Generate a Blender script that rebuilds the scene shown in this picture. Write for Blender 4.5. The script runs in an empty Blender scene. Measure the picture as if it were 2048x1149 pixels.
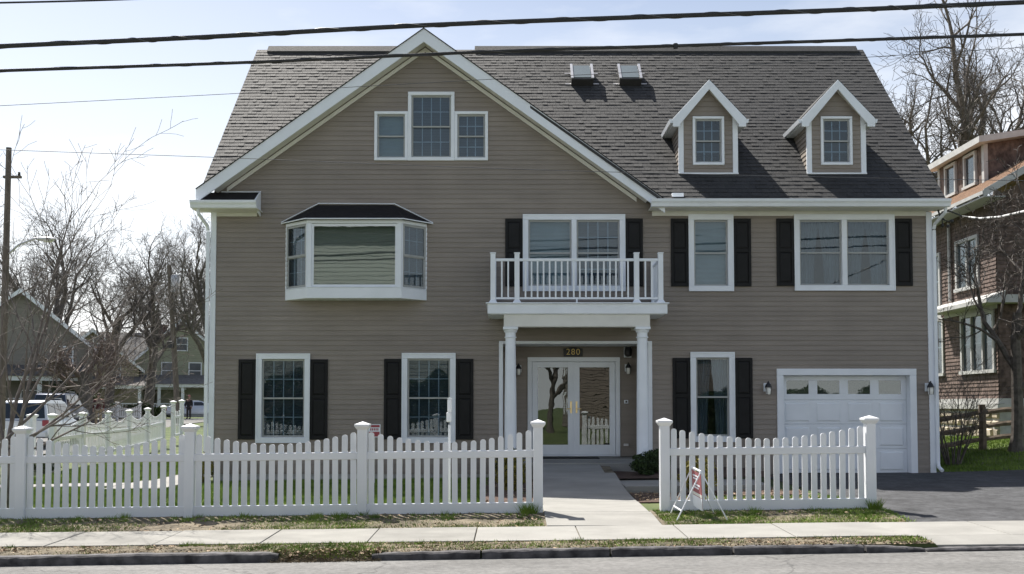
import bpy, math, random
import numpy as np
from mathutils import Vector, Matrix, Quaternion

# ------------------------------------------------------------------ scene, camera, sky, sun
S = bpy.context.scene
C = S.collection
R = math.radians
CAMY, CAMZ, PITCH, FPX, CX, HORIZ = -21.1, 1.54, R(2.5), 1991.0, 1024.0, 810.0
CY = HORIZ - FPX * math.tan(PITCH)              # principal point row (the photograph is a crop)
cam = bpy.data.cameras.new('camera')
camo = bpy.data.objects.new('camera', cam); C.objects.link(camo); S.camera = camo
camo.location = (0, CAMY, CAMZ); camo.rotation_euler = (math.pi / 2 + PITCH, 0, 0)
cam.sensor_width = 36; cam.lens = 36 * FPX / 2048; cam.shift_y = (CY - 574.5) / 2048
cam.clip_start = 0.1; cam.clip_end = 2000

SUN = Vector((-0.72, 1.0, 1.85)).normalized()   # towards the sun: behind the house, from the left
w = bpy.data.worlds.new('World'); S.world = w; w.use_nodes = True
nt = w.node_tree; N = nt.nodes; L = nt.links
sky = N.new('ShaderNodeTexSky'); sky.sky_type = 'NISHITA'; sky.sun_disc = False
sky.sun_elevation = math.asin(SUN.z); sky.sun_rotation = math.atan2(SUN.x, SUN.y)
sky.air_density = 1.0; sky.dust_density = 2.0; sky.ozone_density = 1.0
tc = N.new('ShaderNodeTexCoord'); mp = N.new('ShaderNodeMapping'); mp.inputs['Scale'].default_value = (1.6, 1.6, 6.0)
mp.inputs['Location'].default_value = (0.35, 0.2, 0.5)
nz = N.new('ShaderNodeTexNoise'); nz.inputs['Scale'].default_value = 1.7; nz.inputs['Detail'].default_value = 7; nz.inputs['Roughness'].default_value = 0.55
rp = N.new('ShaderNodeValToRGB'); rp.color_ramp.elements[0].position = 0.50; rp.color_ramp.elements[1].position = 0.72
mixc = N.new('ShaderNodeMixRGB'); mixc.inputs['Color2'].default_value = (8.0, 8.1, 8.3, 1)
mulc = N.new('ShaderNodeMath'); mulc.operation = 'MULTIPLY'; mulc.inputs[1].default_value = 0.7
L.new(tc.outputs['Generated'], mp.inputs[0]); L.new(mp.outputs[0], nz.inputs['Vector']); L.new(nz.outputs['Fac'], rp.inputs[0])
L.new(rp.outputs[0], mulc.inputs[0]); L.new(mulc.outputs[0], mixc.inputs['Fac']); L.new(sky.outputs[0], mixc.inputs['Color1'])
# pale haze towards the horizon, all round
sx = N.new('ShaderNodeSeparateXYZ'); mr_ = N.new('ShaderNodeMapRange'); mr_.inputs['From Min'].default_value = 0.0; mr_.inputs['From Max'].default_value = 0.43; mr_.inputs['To Min'].default_value = 0.85; mr_.inputs['To Max'].default_value = 0.0
mixh = N.new('ShaderNodeMixRGB'); mixh.inputs['Color2'].default_value = (11.0, 11.1, 11.2, 1)
L.new(tc.outputs['Generated'], sx.inputs[0]); L.new(sx.outputs['Z'], mr_.inputs[0]); L.new(mr_.outputs[0], mixh.inputs['Fac']); L.new(mixc.outputs[0], mixh.inputs['Color1'])
L.new(mixh.outputs[0], N['Background'].inputs[0]); N['Background'].inputs[1].default_value = 0.074

sl = bpy.data.lights.new('sun', 'SUN'); so = bpy.data.objects.new('sun', sl); C.objects.link(so)
sl.energy = 5.0; sl.angle = R(0.5); sl.color = (1.0, 0.955, 0.88)
so.rotation_euler = (-SUN).to_track_quat('-Z', 'Y').to_euler(); so.location = (-20, 30, 60)

vs = S.view_settings
vs.view_transform = 'Standard'; vs.look = 'None'; vs.exposure = 0.88; vs.gamma = 1.0; vs.use_curve_mapping = False
S.render.engine = 'CYCLES'
S.cycles.use_denoising = True; S.cycles.max_bounces = 8; S.cycles.transparent_max_bounces = 16
S.cycles.caustics_reflective = False; S.cycles.caustics_refractive = False

# ------------------------------------------------------------------ helpers
def at(px, py, y):
    """world point on the plane Y=y that the photograph shows at pixel px,py"""
    u = (px - CX) / FPX; v = (CY - py) / FPX
    dx, dy, dz = u, math.cos(PITCH) - v * math.sin(PITCH), math.sin(PITCH) + v * math.cos(PITCH)
    t = (y - CAMY) / dy
    return Vector((t * dx, y, CAMZ + t * dz))
def X(px, y=0.0, py=650): return at(px, py, y).x
def Z(py, y=0.0): return at(1024, py, y).z
def sstep(a, b, t):
    t = min(1, max(0, (t - a) / (b - a))); return t * t * (3 - 2 * t)

class MB:
    def __init__(s): s.v = []; s.f = []
    def quad(s, *p):
        n = len(s.v); s.v += [tuple(q) for q in p]; s.f.append(tuple(range(n, n + len(p)))); return s
    def box(s, x0, x1, y0, y1, z0, z1):
        n = len(s.v)
        s.v += [(x0,y0,z0),(x1,y0,z0),(x1,y1,z0),(x0,y1,z0),(x0,y0,z1),(x1,y0,z1),(x1,y1,z1),(x0,y1,z1)]
        for q in ((0,3,2,1),(4,5,6,7),(0,1,5,4),(1,2,6,5),(2,3,7,6),(3,0,4,7)): s.f.append(tuple(n+i for i in q))
        return s
    def obox(s, o, a, b, c):
        """box from corner o along three edge vectors"""
        o, a, b, c = Vector(o), Vector(a), Vector(b), Vector(c); n = len(s.v)
        s.v += [tuple(p) for p in (o, o+a, o+a+b, o+b, o+c, o+a+c, o+a+b+c, o+b+c)]
        for q in ((0,3,2,1),(4,5,6,7),(0,1,5,4),(1,2,6,5),(2,3,7,6),(3,0,4,7)): s.f.append(tuple(n+i for i in q))
        return s
    def prism(s, poly, vec):
        """extrude polygon (3d points) by vec"""
        vec = Vector(vec); n = len(s.v); k = len(poly)
        s.v += [tuple(p) for p in poly] + [tuple(Vector(p) + vec) for p in poly]
        s.f.append(tuple(n+i for i in range(k))[::-1]); s.f.append(tuple(n+k+i for i in range(k)))
        for i in range(k): s.f.append((n+i, n+(i+1)%k, n+k+(i+1)%k, n+k+i))
        return s
    def tube(s, pts, rad, n=8, cap=True):
        pts = [Vector(p) for p in pts]
        if not hasattr(rad, '__len__'): rad = [rad] * len(pts)
        base = len(s.v); prev = None
        for i, p in enumerate(pts):
            d = (pts[min(i+1, len(pts)-1)] - pts[max(i-1, 0)])
            d = d.normalized() if d.length > 1e-9 else Vector((0,0,1))
            a = d.orthogonal().normalized() if prev is None else (prev - d * prev.dot(d))
            a = a.normalized() if a.length > 1e-6 else d.orthogonal().normalized()
            prev = a; b = d.cross(a)
            for k in range(n):
                t = 2 * math.pi * k / n
                s.v.append(tuple(p + (a * math.cos(t) + b * math.sin(t)) * rad[i]))
        for i in range(len(pts) - 1):
            for k in range(n):
                s.f.append((base+i*n+k, base+i*n+(k+1)%n, base+(i+1)*n+(k+1)%n, base+(i+1)*n+k))
        if cap:
            s.f.append(tuple(base+k for k in range(n))[::-1]); s.f.append(tuple(base+(len(pts)-1)*n+k for k in range(n)))
        return s
    def lathe(s, prof, o=(0,0,0), n=20):
        o = Vector(o); return s.tube([o + Vector((0,0,z)) for r, z in prof], [r for r, z in prof], n)
    def ball(s, o, r, n=10, m=7):
        o = Vector(o); rr = r if hasattr(r, '__len__') else (r, r, r); b = len(s.v)
        for i in range(m + 1):
            th = math.pi * i / m
            for k in range(n):
                ph = 2 * math.pi * k / n
                s.v.append((o.x+rr[0]*math.sin(th)*math.cos(ph), o.y+rr[1]*math.sin(th)*math.sin(ph), o.z+rr[2]*math.cos(th)))
        for i in range(m):
            for k in range(n): s.f.append((b+i*n+k, b+(i+1)*n+k, b+(i+1)*n+(k+1)%n, b+i*n+(k+1)%n))
        return s
    def mesh(s, name):
        m = bpy.data.meshes.new(name); m.from_pydata(s.v, [], s.f); m.update(); return m
    def build(s, name, mat, parent=None, smooth=False):
        return link(name, s.mesh(name), mat, parent, smooth)

def link(name, me, mat, parent=None, smooth=False):
    if mat is not None and not me.materials: me.materials.append(mat)
    if smooth:
        me.polygons.foreach_set('use_smooth', [True] * len(me.polygons))
        me.set_sharp_from_angle(angle=R(40))
    o = bpy.data.objects.new(name, me); C.objects.link(o)
    if parent: o.parent = parent
    return o
def empty(name, label, cat, group=None):
    o = bpy.data.objects.new(name, None); C.objects.link(o); return tag(o, label, cat, group)
def tag(o, label, cat, group=None):
    o['label'] = label; o['category'] = cat
    if group: o['group'] = group
    return o
def struct(o, kind='structure'): o['kind'] = kind; return o
def place(root, loc, rz=0):
    root.location = loc; root.rotation_euler = (0, 0, rz); return root
def bevel(o, wdt=0.004, seg=1):
    m = o.modifiers.new('bevel', 'BEVEL'); m.width = wdt; m.segments = seg; m.limit_method = 'ANGLE'; return o
def tri_mesh(name, V):
    """mesh of loose triangles from an (n,3,3) array"""
    n = len(V); me = bpy.data.meshes.new(name)
    me.vertices.add(n*3); me.vertices.foreach_set('co', np.ascontiguousarray(V, dtype=np.float32).ravel())
    me.loops.add(n*3); me.loops.foreach_set('vertex_index', np.arange(n*3, dtype=np.int32))
    me.polygons.add(n); me.polygons.foreach_set('loop_start', np.arange(0, n*3, 3, dtype=np.int32))
    me.update(calc_edges=True); me.validate(); return me

# ------------------------------------------------------------------ materials
def mat(name, col, rough=0.6, var=0.12, scale=6.0, bump=0.0, bscale=60.0, metal=0.0, spec=0.5, col2=None, stretch=(1,1,1), detail=4, objvar=0.0, lo=0.35, hi=0.65, stain=None, crack=None):
    m = bpy.data.materials.new(name); m.use_nodes = True; t = m.node_tree; n = t.nodes; l = t.links
    b = n['Principled BSDF']; b.inputs['Roughness'].default_value = rough; b.inputs['Metallic'].default_value = metal
    b.inputs['Specular IOR Level'].default_value = spec
    g = n.new('ShaderNodeNewGeometry'); mpn = n.new('ShaderNodeMapping'); mpn.inputs['Scale'].default_value = stretch
    l.new(g.outputs['Position'], mpn.inputs[0])
    nz = n.new('ShaderNodeTexNoise'); nz.inputs['Scale'].default_value = scale; nz.inputs['Detail'].default_value = detail
    l.new(mpn.outputs[0], nz.inputs['Vector'])
    r = n.new('ShaderNodeValToRGB'); r.color_ramp.elements[0].position = lo; r.color_ramp.elements[1].position = hi
    c1 = [min(1, x * (1 - var)) for x in col]; c2 = list(col2) if col2 else [min(1, x * (1 + var)) for x in col]
    r.color_ramp.elements[0].color = (*c1, 1); r.color_ramp.elements[1].color = (*c2, 1)
    l.new(nz.outputs['Fac'], r.inputs[0]); out = r.outputs[0]
    if objvar:
        oi = n.new('ShaderNodeObjectInfo'); mr = n.new('ShaderNodeMapRange'); mr.inputs['To Min'].default_value = 1 - objvar; mr.inputs['To Max'].default_value = 1 + objvar
        l.new(oi.outputs['Random'], mr.inputs[0]); mx = n.new('ShaderNodeMixRGB'); mx.blend_type = 'MULTIPLY'; mx.inputs[0].default_value = 1
        l.new(out, mx.inputs[1]); l.new(mr.outputs[0], mx.inputs[2]); out = mx.outputs[0]
    if stain:
        sc_, amt, st_ = stain; m3 = n.new('ShaderNodeMapping'); m3.inputs['Scale'].default_value = st_; l.new(g.outputs['Position'], m3.inputs[0])
        n3 = n.new('ShaderNodeTexNoise'); n3.inputs['Scale'].default_value = sc_; n3.inputs['Detail'].default_value = 9; n3.inputs['Roughness'].default_value = 0.62; l.new(m3.outputs[0], n3.inputs['Vector'])
        r3 = n.new('ShaderNodeMapRange'); r3.inputs['From Min'].default_value = 0.38; r3.inputs['From Max'].default_value = 0.62; r3.inputs['To Min'].default_value = 1 - amt; r3.inputs['To Max'].default_value = 1 + amt * .5; l.new(n3.outputs['Fac'], r3.inputs[0])
        x3 = n.new('ShaderNodeMixRGB'); x3.blend_type = 'MULTIPLY'; x3.inputs[0].default_value = 1; l.new(out, x3.inputs[1]); l.new(r3.outputs[0], x3.inputs[2]); out = x3.outputs[0]
    if crack:
        nd_ = n.new('ShaderNodeTexNoise'); nd_.inputs['Scale'].default_value = 2.5; nd_.inputs['Detail'].default_value = 5; l.new(g.outputs['Position'], nd_.inputs['Vector'])
        av = n.new('ShaderNodeVectorMath'); av.operation = 'MULTIPLY_ADD'; av.inputs[1].default_value = (.6, .6, .6); l.new(nd_.outputs['Color'], av.inputs[0]); l.new(g.outputs['Position'], av.inputs[2])
        vo = n.new('ShaderNodeTexVoronoi'); vo.feature = 'DISTANCE_TO_EDGE'; vo.inputs['Scale'].default_value = crack[0]; l.new(av.outputs[0], vo.inputs['Vector'])
        cr = n.new('ShaderNodeMapRange'); cr.inputs['From Min'].default_value = 0.0; cr.inputs['From Max'].default_value = crack[1]; cr.inputs['To Min'].default_value = crack[2]; cr.inputs['To Max'].default_value = 1.0; l.new(vo.outputs['Distance'], cr.inputs[0])
        x4 = n.new('ShaderNodeMixRGB'); x4.blend_type = 'MULTIPLY'; x4.inputs[0].default_value = 1; l.new(out, x4.inputs[1]); l.new(cr.outputs[0], x4.inputs[2]); out = x4.outputs[0]
    l.new(out, b.inputs['Base Color'])
    if bump:
        n2 = n.new('ShaderNodeTexNoise'); n2.inputs['Scale'].default_value = bscale; n2.inputs['Detail'].default_value = 3
        l.new(mpn.outputs[0], n2.inputs['Vector']); bp = n.new('ShaderNodeBump'); bp.inputs['Strength'].default_value = bump; bp.inputs['Distance'].default_value = 0.01
        l.new(n2.outputs['Fac'], bp.inputs['Height']); l.new(bp.outputs[0], b.inputs['Normal'])
    return m
def glass_mat(name, tint, refl, wav=0.0):
    m = bpy.data.materials.new(name); m.use_nodes = True; t = m.node_tree; n = t.nodes; l = t.links
    n.remove(n['Principled BSDF']); o = n['Material Output']
    tr = n.new('ShaderNodeBsdfTransparent'); tr.inputs[0].default_value = (*tint, 1)
    gl = n.new('ShaderNodeBsdfGlossy'); gl.inputs['Roughness'].default_value = 0.0; gl.inputs['Color'].default_value = (0.95, 1.0, 1.0, 1)
    lw = n.new('ShaderNodeLayerWeight'); lw.inputs['Blend'].default_value = 0.5
    fr = n.new('ShaderNodeMath'); fr.operation = 'POWER'; fr.inputs[1].default_value = 5.0; l.new(lw.outputs['Facing'], fr.inputs[0])
    ad = n.new('ShaderNodeMath'); ad.operation = 'ADD'; ad.inputs[1].default_value = refl; ad.use_clamp = True
    mx = n.new('ShaderNodeMixShader'); l.new(fr.outputs[0], ad.inputs[0]); l.new(ad.outputs[0], mx.inputs[0]); l.new(tr.outputs[0], mx.inputs[1]); l.new(gl.outputs[0], mx.inputs[2])
    if wav:
        g = n.new('ShaderNodeNewGeometry'); nz = n.new('ShaderNodeTexNoise'); nz.inputs['Scale'].default_value = 3.5; nz.inputs['Detail'].default_value = 1
        l.new(g.outputs['Position'], nz.inputs['Vector']); bp = n.new('ShaderNodeBump'); bp.inputs['Strength'].default_value = wav; bp.inputs['Distance'].default_value = 0.01
        l.new(nz.outputs['Fac'], bp.inputs['Height']); l.new(bp.outputs[0], gl.inputs['Normal'])
    l.new(mx.outputs[0], o.inputs[0]); return m

SIDING = mat('taupe siding', (0.256, 0.221, 0.189), 0.6, 0.07, 2.2, 0.15, 90, stretch=(0.4, 1, 6), objvar=0.05, stain=(.55, .10, (1, 1, .55)))
WHITE = mat('white trim', (0.79, 0.825, 0.87), 0.45, 0.03, 2.5, 0.04, 40)
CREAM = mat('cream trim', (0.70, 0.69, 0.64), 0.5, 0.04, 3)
VINYL = mat('white vinyl', (0.78, 0.80, 0.835), 0.35, 0.035, 3.0, 0.03, 25, col2=(0.79, 0.805, 0.83), objvar=0.02)
SASH = mat('grey sash', (0.36, 0.37, 0.36), 0.5, 0.05)
GRILLE = mat('pale grille', (0.45, 0.48, 0.50), 0.5, 0.05)
SHUT = mat('black shutter', (0.0115, 0.0115, 0.012), 0.6, 0.15, 5, 0.1, 80, spec=0.25)
SHING = mat('grey shingle', (0.043, 0.043, 0.044), 0.72, 0.12, 18, 0.6, 160, spec=0.24, objvar=0.11, stretch=(1.0, 1.0, 1.0), detail=6)
BLACKROOF = mat('black roof', (0.02, 0.019, 0.02), 0.8, 0.2, 12, 0.3, 90, spec=0.2)
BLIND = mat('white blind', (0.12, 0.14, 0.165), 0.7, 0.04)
SHADE = mat('pale shade', (0.30, 0.34, 0.315), 0.8, 0.06, 3)
CURT = mat('sheer curtain', (0.22, 0.24, 0.245), 0.9, 0.12, 3)
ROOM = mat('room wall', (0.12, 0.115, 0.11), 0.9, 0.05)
PANE = glass_mat('window glass', (0.72, 0.79, 0.84), 0.045, 0.03)
DOORPANE = glass_mat('door glass', (0.5, 0.52, 0.5), 0.11, 0.05)
BAYPANE = glass_mat('bay glass', (0.66, 0.70, 0.69), 0.13, 0.03)
FARPANE = mat('far glass', (0.10, 0.12, 0.14), 0.08, 0.2, 1.0, spec=0.8)
FOUND = mat('foundation', (0.40, 0.40, 0.39), 0.9, 0.12, 5, 0.3, 40)
CONC = mat('concrete', (0.245, 0.238, 0.218), 0.9, 0.08, 2.2, 0.35, 120, objvar=0.06, detail=8, stain=(1.3, .16, (1, 1.5, 1)))
CONCNEW = mat('new concrete', (0.27, 0.263, 0.243), 0.9, 0.06, 2.0, 0.3, 120, objvar=0.035, detail=8, stain=(1.1, .10, (1, 1.5, 1)))
ROAD = mat('worn asphalt', (0.165, 0.162, 0.156), 0.92, 0.16, 1.1, 0.7, 110, detail=12, stretch=(0.6, 1.3, 1), stain=(14.0, .22, (1, 1, 1)), crack=(.28, .006, .55))
DRIVE = mat('new asphalt', (0.070, 0.071, 0.075), 0.85, 0.22, 2.5, 0.8, 90, spec=0.3, detail=10, stain=(9.0, .3, (1, 1, 1)))
KERB = mat('slate kerb', (0.038, 0.036, 0.039), 0.85, 0.35, 6, 0.8, 18, objvar=0.1, col2=(0.11, 0.105, 0.108))
SOIL = mat('lawn soil', (0.06, 0.10, 0.022), 0.95, 0.3, 0.9, 0.8, 30, col2=(0.10, 0.12, 0.04), detail=8)
DIRT = mat('dry verge', (0.09, 0.075, 0.045), 0.95, 0.35, 4, 0.8, 40, col2=(0.20, 0.165, 0.115), detail=8)
GRASS = mat('grass blade', (0.13, 0.22, 0.035), 0.75, 0.25, 1.6, col2=(0.23, 0.32, 0.065), spec=0.2, detail=6)
DRYGRASS = mat('dry grass', (0.20, 0.155, 0.095), 0.9, 0.3, 12, col2=(0.36, 0.30, 0.205))
MULCH = mat('mulch', (0.075, 0.045, 0.032), 0.95, 0.4, 25, 0.9, 60)
BARK = mat('bark', (0.118, 0.103, 0.092), 0.9, 0.3, 9, 0.5, 30)
PALEBARK = mat('pale bark', (0.15, 0.128, 0.115), 0.8, 0.3, 9, 0.5, 30)
PINKTWIG = mat('pinkish twig', (0.15, 0.115, 0.10), 0.85, 0.3, 9)
GREENLEAF = mat('dark evergreen', (0.020, 0.034, 0.012), 0.7, 0.4, 14, col2=(0.05, 0.085, 0.025), spec=0.3)
GOLDLEAF = mat('golden evergreen', (0.11, 0.105, 0.02), 0.7, 0.4, 9, col2=(0.30, 0.26, 0.05), spec=0.3)
BLACKM = mat('black metal', (0.015, 0.015, 0.016), 0.4, 0.1, spec=0.5)
CABLE = mat('black cable', (0.02, 0.02, 0.022), 0.5, 0.2, 30, 0.8, 120)
WIREM = mat('grey wire', (0.10, 0.10, 0.11), 0.5, 0.1)
POLEW = mat('pole wood', (0.15, 0.125, 0.105), 0.9, 0.25, 3, 0.5, 30, stretch=(4, 4, 0.5))
BRASS = mat('satin brass', (0.75, 0.60, 0.33), 0.3, 0.05, metal=1.0)
GOLD = mat('gold paint', (0.72, 0.52, 0.16), 0.4, 0.05)
LAMPG = mat('lamp glass', (0.70, 0.70, 0.66), 0.1, 0.05, spec=0.8)
SKYG = mat('skylight glass', (0.16, 0.19, 0.195), 0.05, 0.1, 1, spec=0.9)
ALU = mat('grey metal', (0.55, 0.55, 0.56), 0.35, 0.06, metal=0.6)
RED = mat('red print', (0.36, 0.06, 0.075), 0.6, 0.1)
RUBBER = mat('mat rubber', (0.014, 0.014, 0.015), 0.85, 0.2)
BROWNSH = mat('brown shingle', (0.098, 0.066, 0.054), 0.85, 0.4, 7, 0.5, 50, stretch=(1, 1.6, 0.7), detail=8, col2=(0.17, 0.12, 0.10))
ORROOF = mat('orange brown roof', (0.25, 0.155, 0.10), 0.9, 0.2, 5, 0.6, 60, detail=8)
STONE = mat('field stone', (0.36, 0.31, 0.24), 0.9, 0.25, 7, 0.6, 30, objvar=0.3)
RAILW = mat('weathered rail', (0.15, 0.115, 0.085), 0.9, 0.3, 8, 0.5, 40)

# ------------------------------------------------------------------ ground
FY = -6.85                                       # front fence line
def kerb_y(x): return -9.88 + 0.025 * x
def gz(x, y):
    z = 0.012 * (max(-16, min(16, x)) - 1)
    if y < FY: z -= 0.05 * min(FY - y, 1.2) + 0.02 * max(0.0, min(FY - y, 3.0) - 1.2)   # falls to the street
    z += 0.42 * sstep(9.2, 13.0, x) * sstep(-1.0, 4.5, y)
    z += 0.65 * sstep(10, 36, y) * sstep(0, -10, x)
    return z
def road_z(x): return 0.012 * (max(-16, min(16, x)) - 1) - 0.166
rng = np.random.default_rng(7); random.seed(7)

def sheet(name, xs, yfun, m, zoff=0.0, zf=None):
    """grid sheet following the ground; yfun(x) gives the list of y rows"""
    b = MB(); rows = len(yfun(xs[0]))
    for x in xs:
        for y in yfun(x): b.v.append((x, y, (zf or gz)(x, y) + zoff))
    for i in range(len(xs) - 1):
        for j in range(rows - 1): b.f.append((i*rows+j, (i+1)*rows+j, (i+1)*rows+j+1, i*rows+j+1))
    return struct(b.build(name, m))
XS = [-400, -200, -90, -50, -30, -22, -16] + [x * 0.5 for x in range(-28, 33)] + [18, 22, 30, 50, 90, 200, 400]
XS = sorted(XS + [4.84, 4.94])
def ground_z(x, y):
    ky = kerb_y(max(-20, min(20, x)))
    if y < ky - 7.6 - 0.05: return gz(x, -12)
    if x > 4.9 and x < 13 and ky + 0.11 < y < -9.15: return gz(x, y) - 0.16
    return gz(x, y) if y > ky + 0.11 else road_z(x) - 0.05
def ground_rows(x):
    k = kerb_y(max(-20, min(20, x)))
    return [-300, -80, -40, -25, k - 7.7, k - 7.65, k - 7.62, k - 4, k + 0.10, k + 0.12, k + 0.3, -9.22, -9.14, -8.05, FY] + [y * 0.5 for y in range(-16, 12)] + [7, 8, 10, 12, 15, 20, 30, 45, 60, 90, 150, 300, 700]
sheet('ground', XS, ground_rows, SOIL, 0, ground_z)
sheet('road', XS, lambda x: [kerb_y(max(-20, min(20, x))) - 7.6, kerb_y(max(-20, min(20, x))) - 5, kerb_y(max(-20, min(20, x))) - 2.5, kerb_y(max(-20, min(20, x))) + 0.02], ROAD, 0, lambda x, y: road_z(x))

# side street running back on the left, and a cross street far behind
def side_x(y): return -14.2 - 0.14 * (y - 4)
b = MB(); ys = [-10.0, -6, 0, 6, 12, 18, 26, 34, 42, 50, 56]
for y in ys:
    for dx in (0, -2.3, -4.6, -7.0): b.v.append((side_x(y) + dx, y, gz(side_x(y), y) - 0.02 + 0.03))
for i in range(len(ys) - 1):
    for j in range(3): b.f.append((i*4+j, i*4+j+1, (i+1)*4+j+1, (i+1)*4+j))
struct(b.build('side_road', ROAD))
b = MB(); xs = [-90, -60, -40, -30, -24, -18, -12, -6, 0, 20]
for x in xs:
    for y in (45.0, 49, 53, 57): b.v.append((x, y, gz(x, y) + 0.022))
for i in range(len(xs) - 1):
    for j in range(3): b.f.append((i*4+j, (i+1)*4+j, (i+1)*4+j+1, i*4+j+1))
struct(b.build('cross_road', ROAD))

# pavement of separate slabs, with recessed joints
SW0, SW1 = -9.2, -8.06
base = sheet('pavement', [x * 0.5 for x in range(-24, 33)], lambda x: [SW0 + 0.01, SW1 - 0.01], DIRT, 0.004)
joints = [-13.2 + 1.275 * k for k in range(30) if -13.2 + 1.275 * k < 17]
DRV0, DRV1 = X(1748, -6.8, 1000), 12.2           # driveway between these
def slab(name, x0, x1, y0, y1, m, parent, top=0.03, gap=0.006, zf=gz, jit=0.004):
    b = MB(); x0 += gap; x1 -= gap; n = len(b.v)
    j = random.uniform(-jit, jit)
    P = [(x0,y0),(x1,y0),(x1,y1),(x0,y1)]
    b.v += [(x, y, zf(x, y) - 0.06) for x, y in P] + [(x, y, zf(x, y) + top + j) for x, y in P]
    for q in ((4,5,6,7),(0,1,5,4),(1,2,6,5),(2,3,7,6),(3,0,4,7)): b.f.append(q)
    return bevel(b.build(name, m, parent), 0.008, 2)
for k in range(len(joints) - 1):
    x0, x1 = joints[k], joints[k+1]
    new = x0 > X(760, -8.6, 1070)
    slab('paving_slab', x0, x1, SW0, SW1, CONCNEW if new else CONC, base)

# front walk, ramping up to the porch
W0, W1 = X(1088, FY, 1025), X(1326, -8.05, 1045)
def walk_z(y):
    pts = [(-8.05, -0.058), (-6.9, 0.0), (-5.2, 0.03), (-4.1, 0.07), (-2.5, 0.22), (-1.16, 0.33)]
    for (a, za), (c, zc) in zip(pts, pts[1:]):
        if y <= c: return za + (zc - za) * max(0, (y - a) / (c - a))
    return 0.33
walk = sheet('front_walk', [W0 + 0.02, W1 - 0.02], lambda x: [-8.03, -7, -5.2, -4.1, -2.5, -1.2], DIRT, 0.0, lambda x, y: walk_z(y) - 0.01)
for a, c, xr in ((-8.05, -6.9, W1), (-6.9, -5.65, W1 - 0.02), (-5.65, -4.4, W1 - 0.03), (-4.4, -2.9, W1 - 0.03), (-2.9, -2.3, W1 - 0.03), (-2.3, -1.16, W1 - 0.22)):
    ym = (a + c) / 2
    b = MB(); g = 0.006
    P = [(W0, a + g), (xr, a + g), (xr, ym), (xr, c - g), (W0, c - g), (W0, ym)]
    b.prism([(x, y, walk_z(y) - 0.08) for x, y in P], (0, 0, 0.108))
    bevel(b.build('paving_slab', CONCNEW, walk), 0.008, 2)
# side branch of the walk towards the drive
sb = sheet('side_walk', [W1 - 0.02, 4.6], lambda x: [-3.9, -2.6], DIRT, 0.05)
for k in range(2): slab('paving_slab', W1 - 0.02 + 1.25 * k, W1 - 0.02 + 1.25 * (k + 1), -3.9, -2.6, CONCNEW, sb, 0.13)
# narrow path round the left of the house
lp = sheet('garden_path', [-12.2, -9, -7.6, -6.6], lambda x: [-1.3, 0.2] if x > -8 else [-1.7, -0.7], DIRT, 0.006)
for x0, x1, y0, y1 in ((-12.1, -10.7, -1.2, -0.5), (-10.7, -9.3, -1.2, -0.5), (-9.3, -7.9, -1.25, -0.4), (-7.9, -6.7, -1.9, 0.2), (-7.7, -6.75, 0.2, 1.6), (-7.7, -6.75, 1.6, 3.2)):
    slab('paving_slab', x0, x1, y0, y1, CONCNEW, lp, 0.035)

# driveway and its concrete apron
sheet('driveway', [DRV0, 6, 8, 9, 9.5, 10, 10.5, 11, 11.5, DRV1], lambda x: [SW1 - 0.01, -7.4, FY, -6, -4, -2, 0.15], DRIVE, 0.014)
def apron_z(x, y): t = min(1, max(0, (SW0 - y) / (SW0 - kerb_y(x) - .12))); return gz(x, y) + t * (road_z(x) + .05 - gz(x, y) - .03)
ap = sheet('driveway_apron', [X(1838, -9.2, 1070), 8, DRV1], lambda x: [kerb_y(x) + 0.10, SW0], CONC, 0.0, apron_z)
for x0, x1 in ((X(1838, -9.2, 1070), 6.9), (6.9, 8.8), (8.8, DRV1)):
    slab('paving_slab', x0, x1, kerb_y((x0 + x1) / 2) + 0.14, SW0 - 0.006, CONCNEW, ap, 0.03, zf=apron_z)

# dark stone kerb, in separate worn stones
def kerb_stone(x0, x1, h0, h1):
    b = MB(); n = max(6, int((x1 - x0) / 0.09)); rnd = random.Random(int(x0 * 100))
    h0, h1 = h0 * .84, h1 * .84; yo = rnd.uniform(-0.02, 0.02); w0 = 0.13
    for i in range(n + 1):
        t = i / n; x = x0 + (x1 - x0) * t; h = h0 + (h1 - h0) * t + rnd.uniform(-0.004, 0.004) - 0.010 * (i in (0, n))
        f = kerb_y(x) + yo * .5 + rnd.uniform(-0.003, 0.003); zr = road_z(x)
        e = rnd.uniform(0.010, 0.022)
        b.v += [(x, f, zr - 0.08), (x, f - 0.004, zr + h * 0.5), (x, f, zr + h - e), (x, f + e, zr + h), (x, f + w0, zr + h + rnd.uniform(-0.004, 0.004)), (x, f + w0, zr - 0.08)]
    for i in range(n):
        for j in range(6): b.f.append((i*6+j, (i+1)*6+j, (i+1)*6+(j+1)%6, i*6+(j+1)%6))
    b.f.append(tuple(range(6))[::-1]); b.f.append(tuple(n*6+j for j in range(6)))
    return b.build('kerb_stone', KERB)
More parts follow.
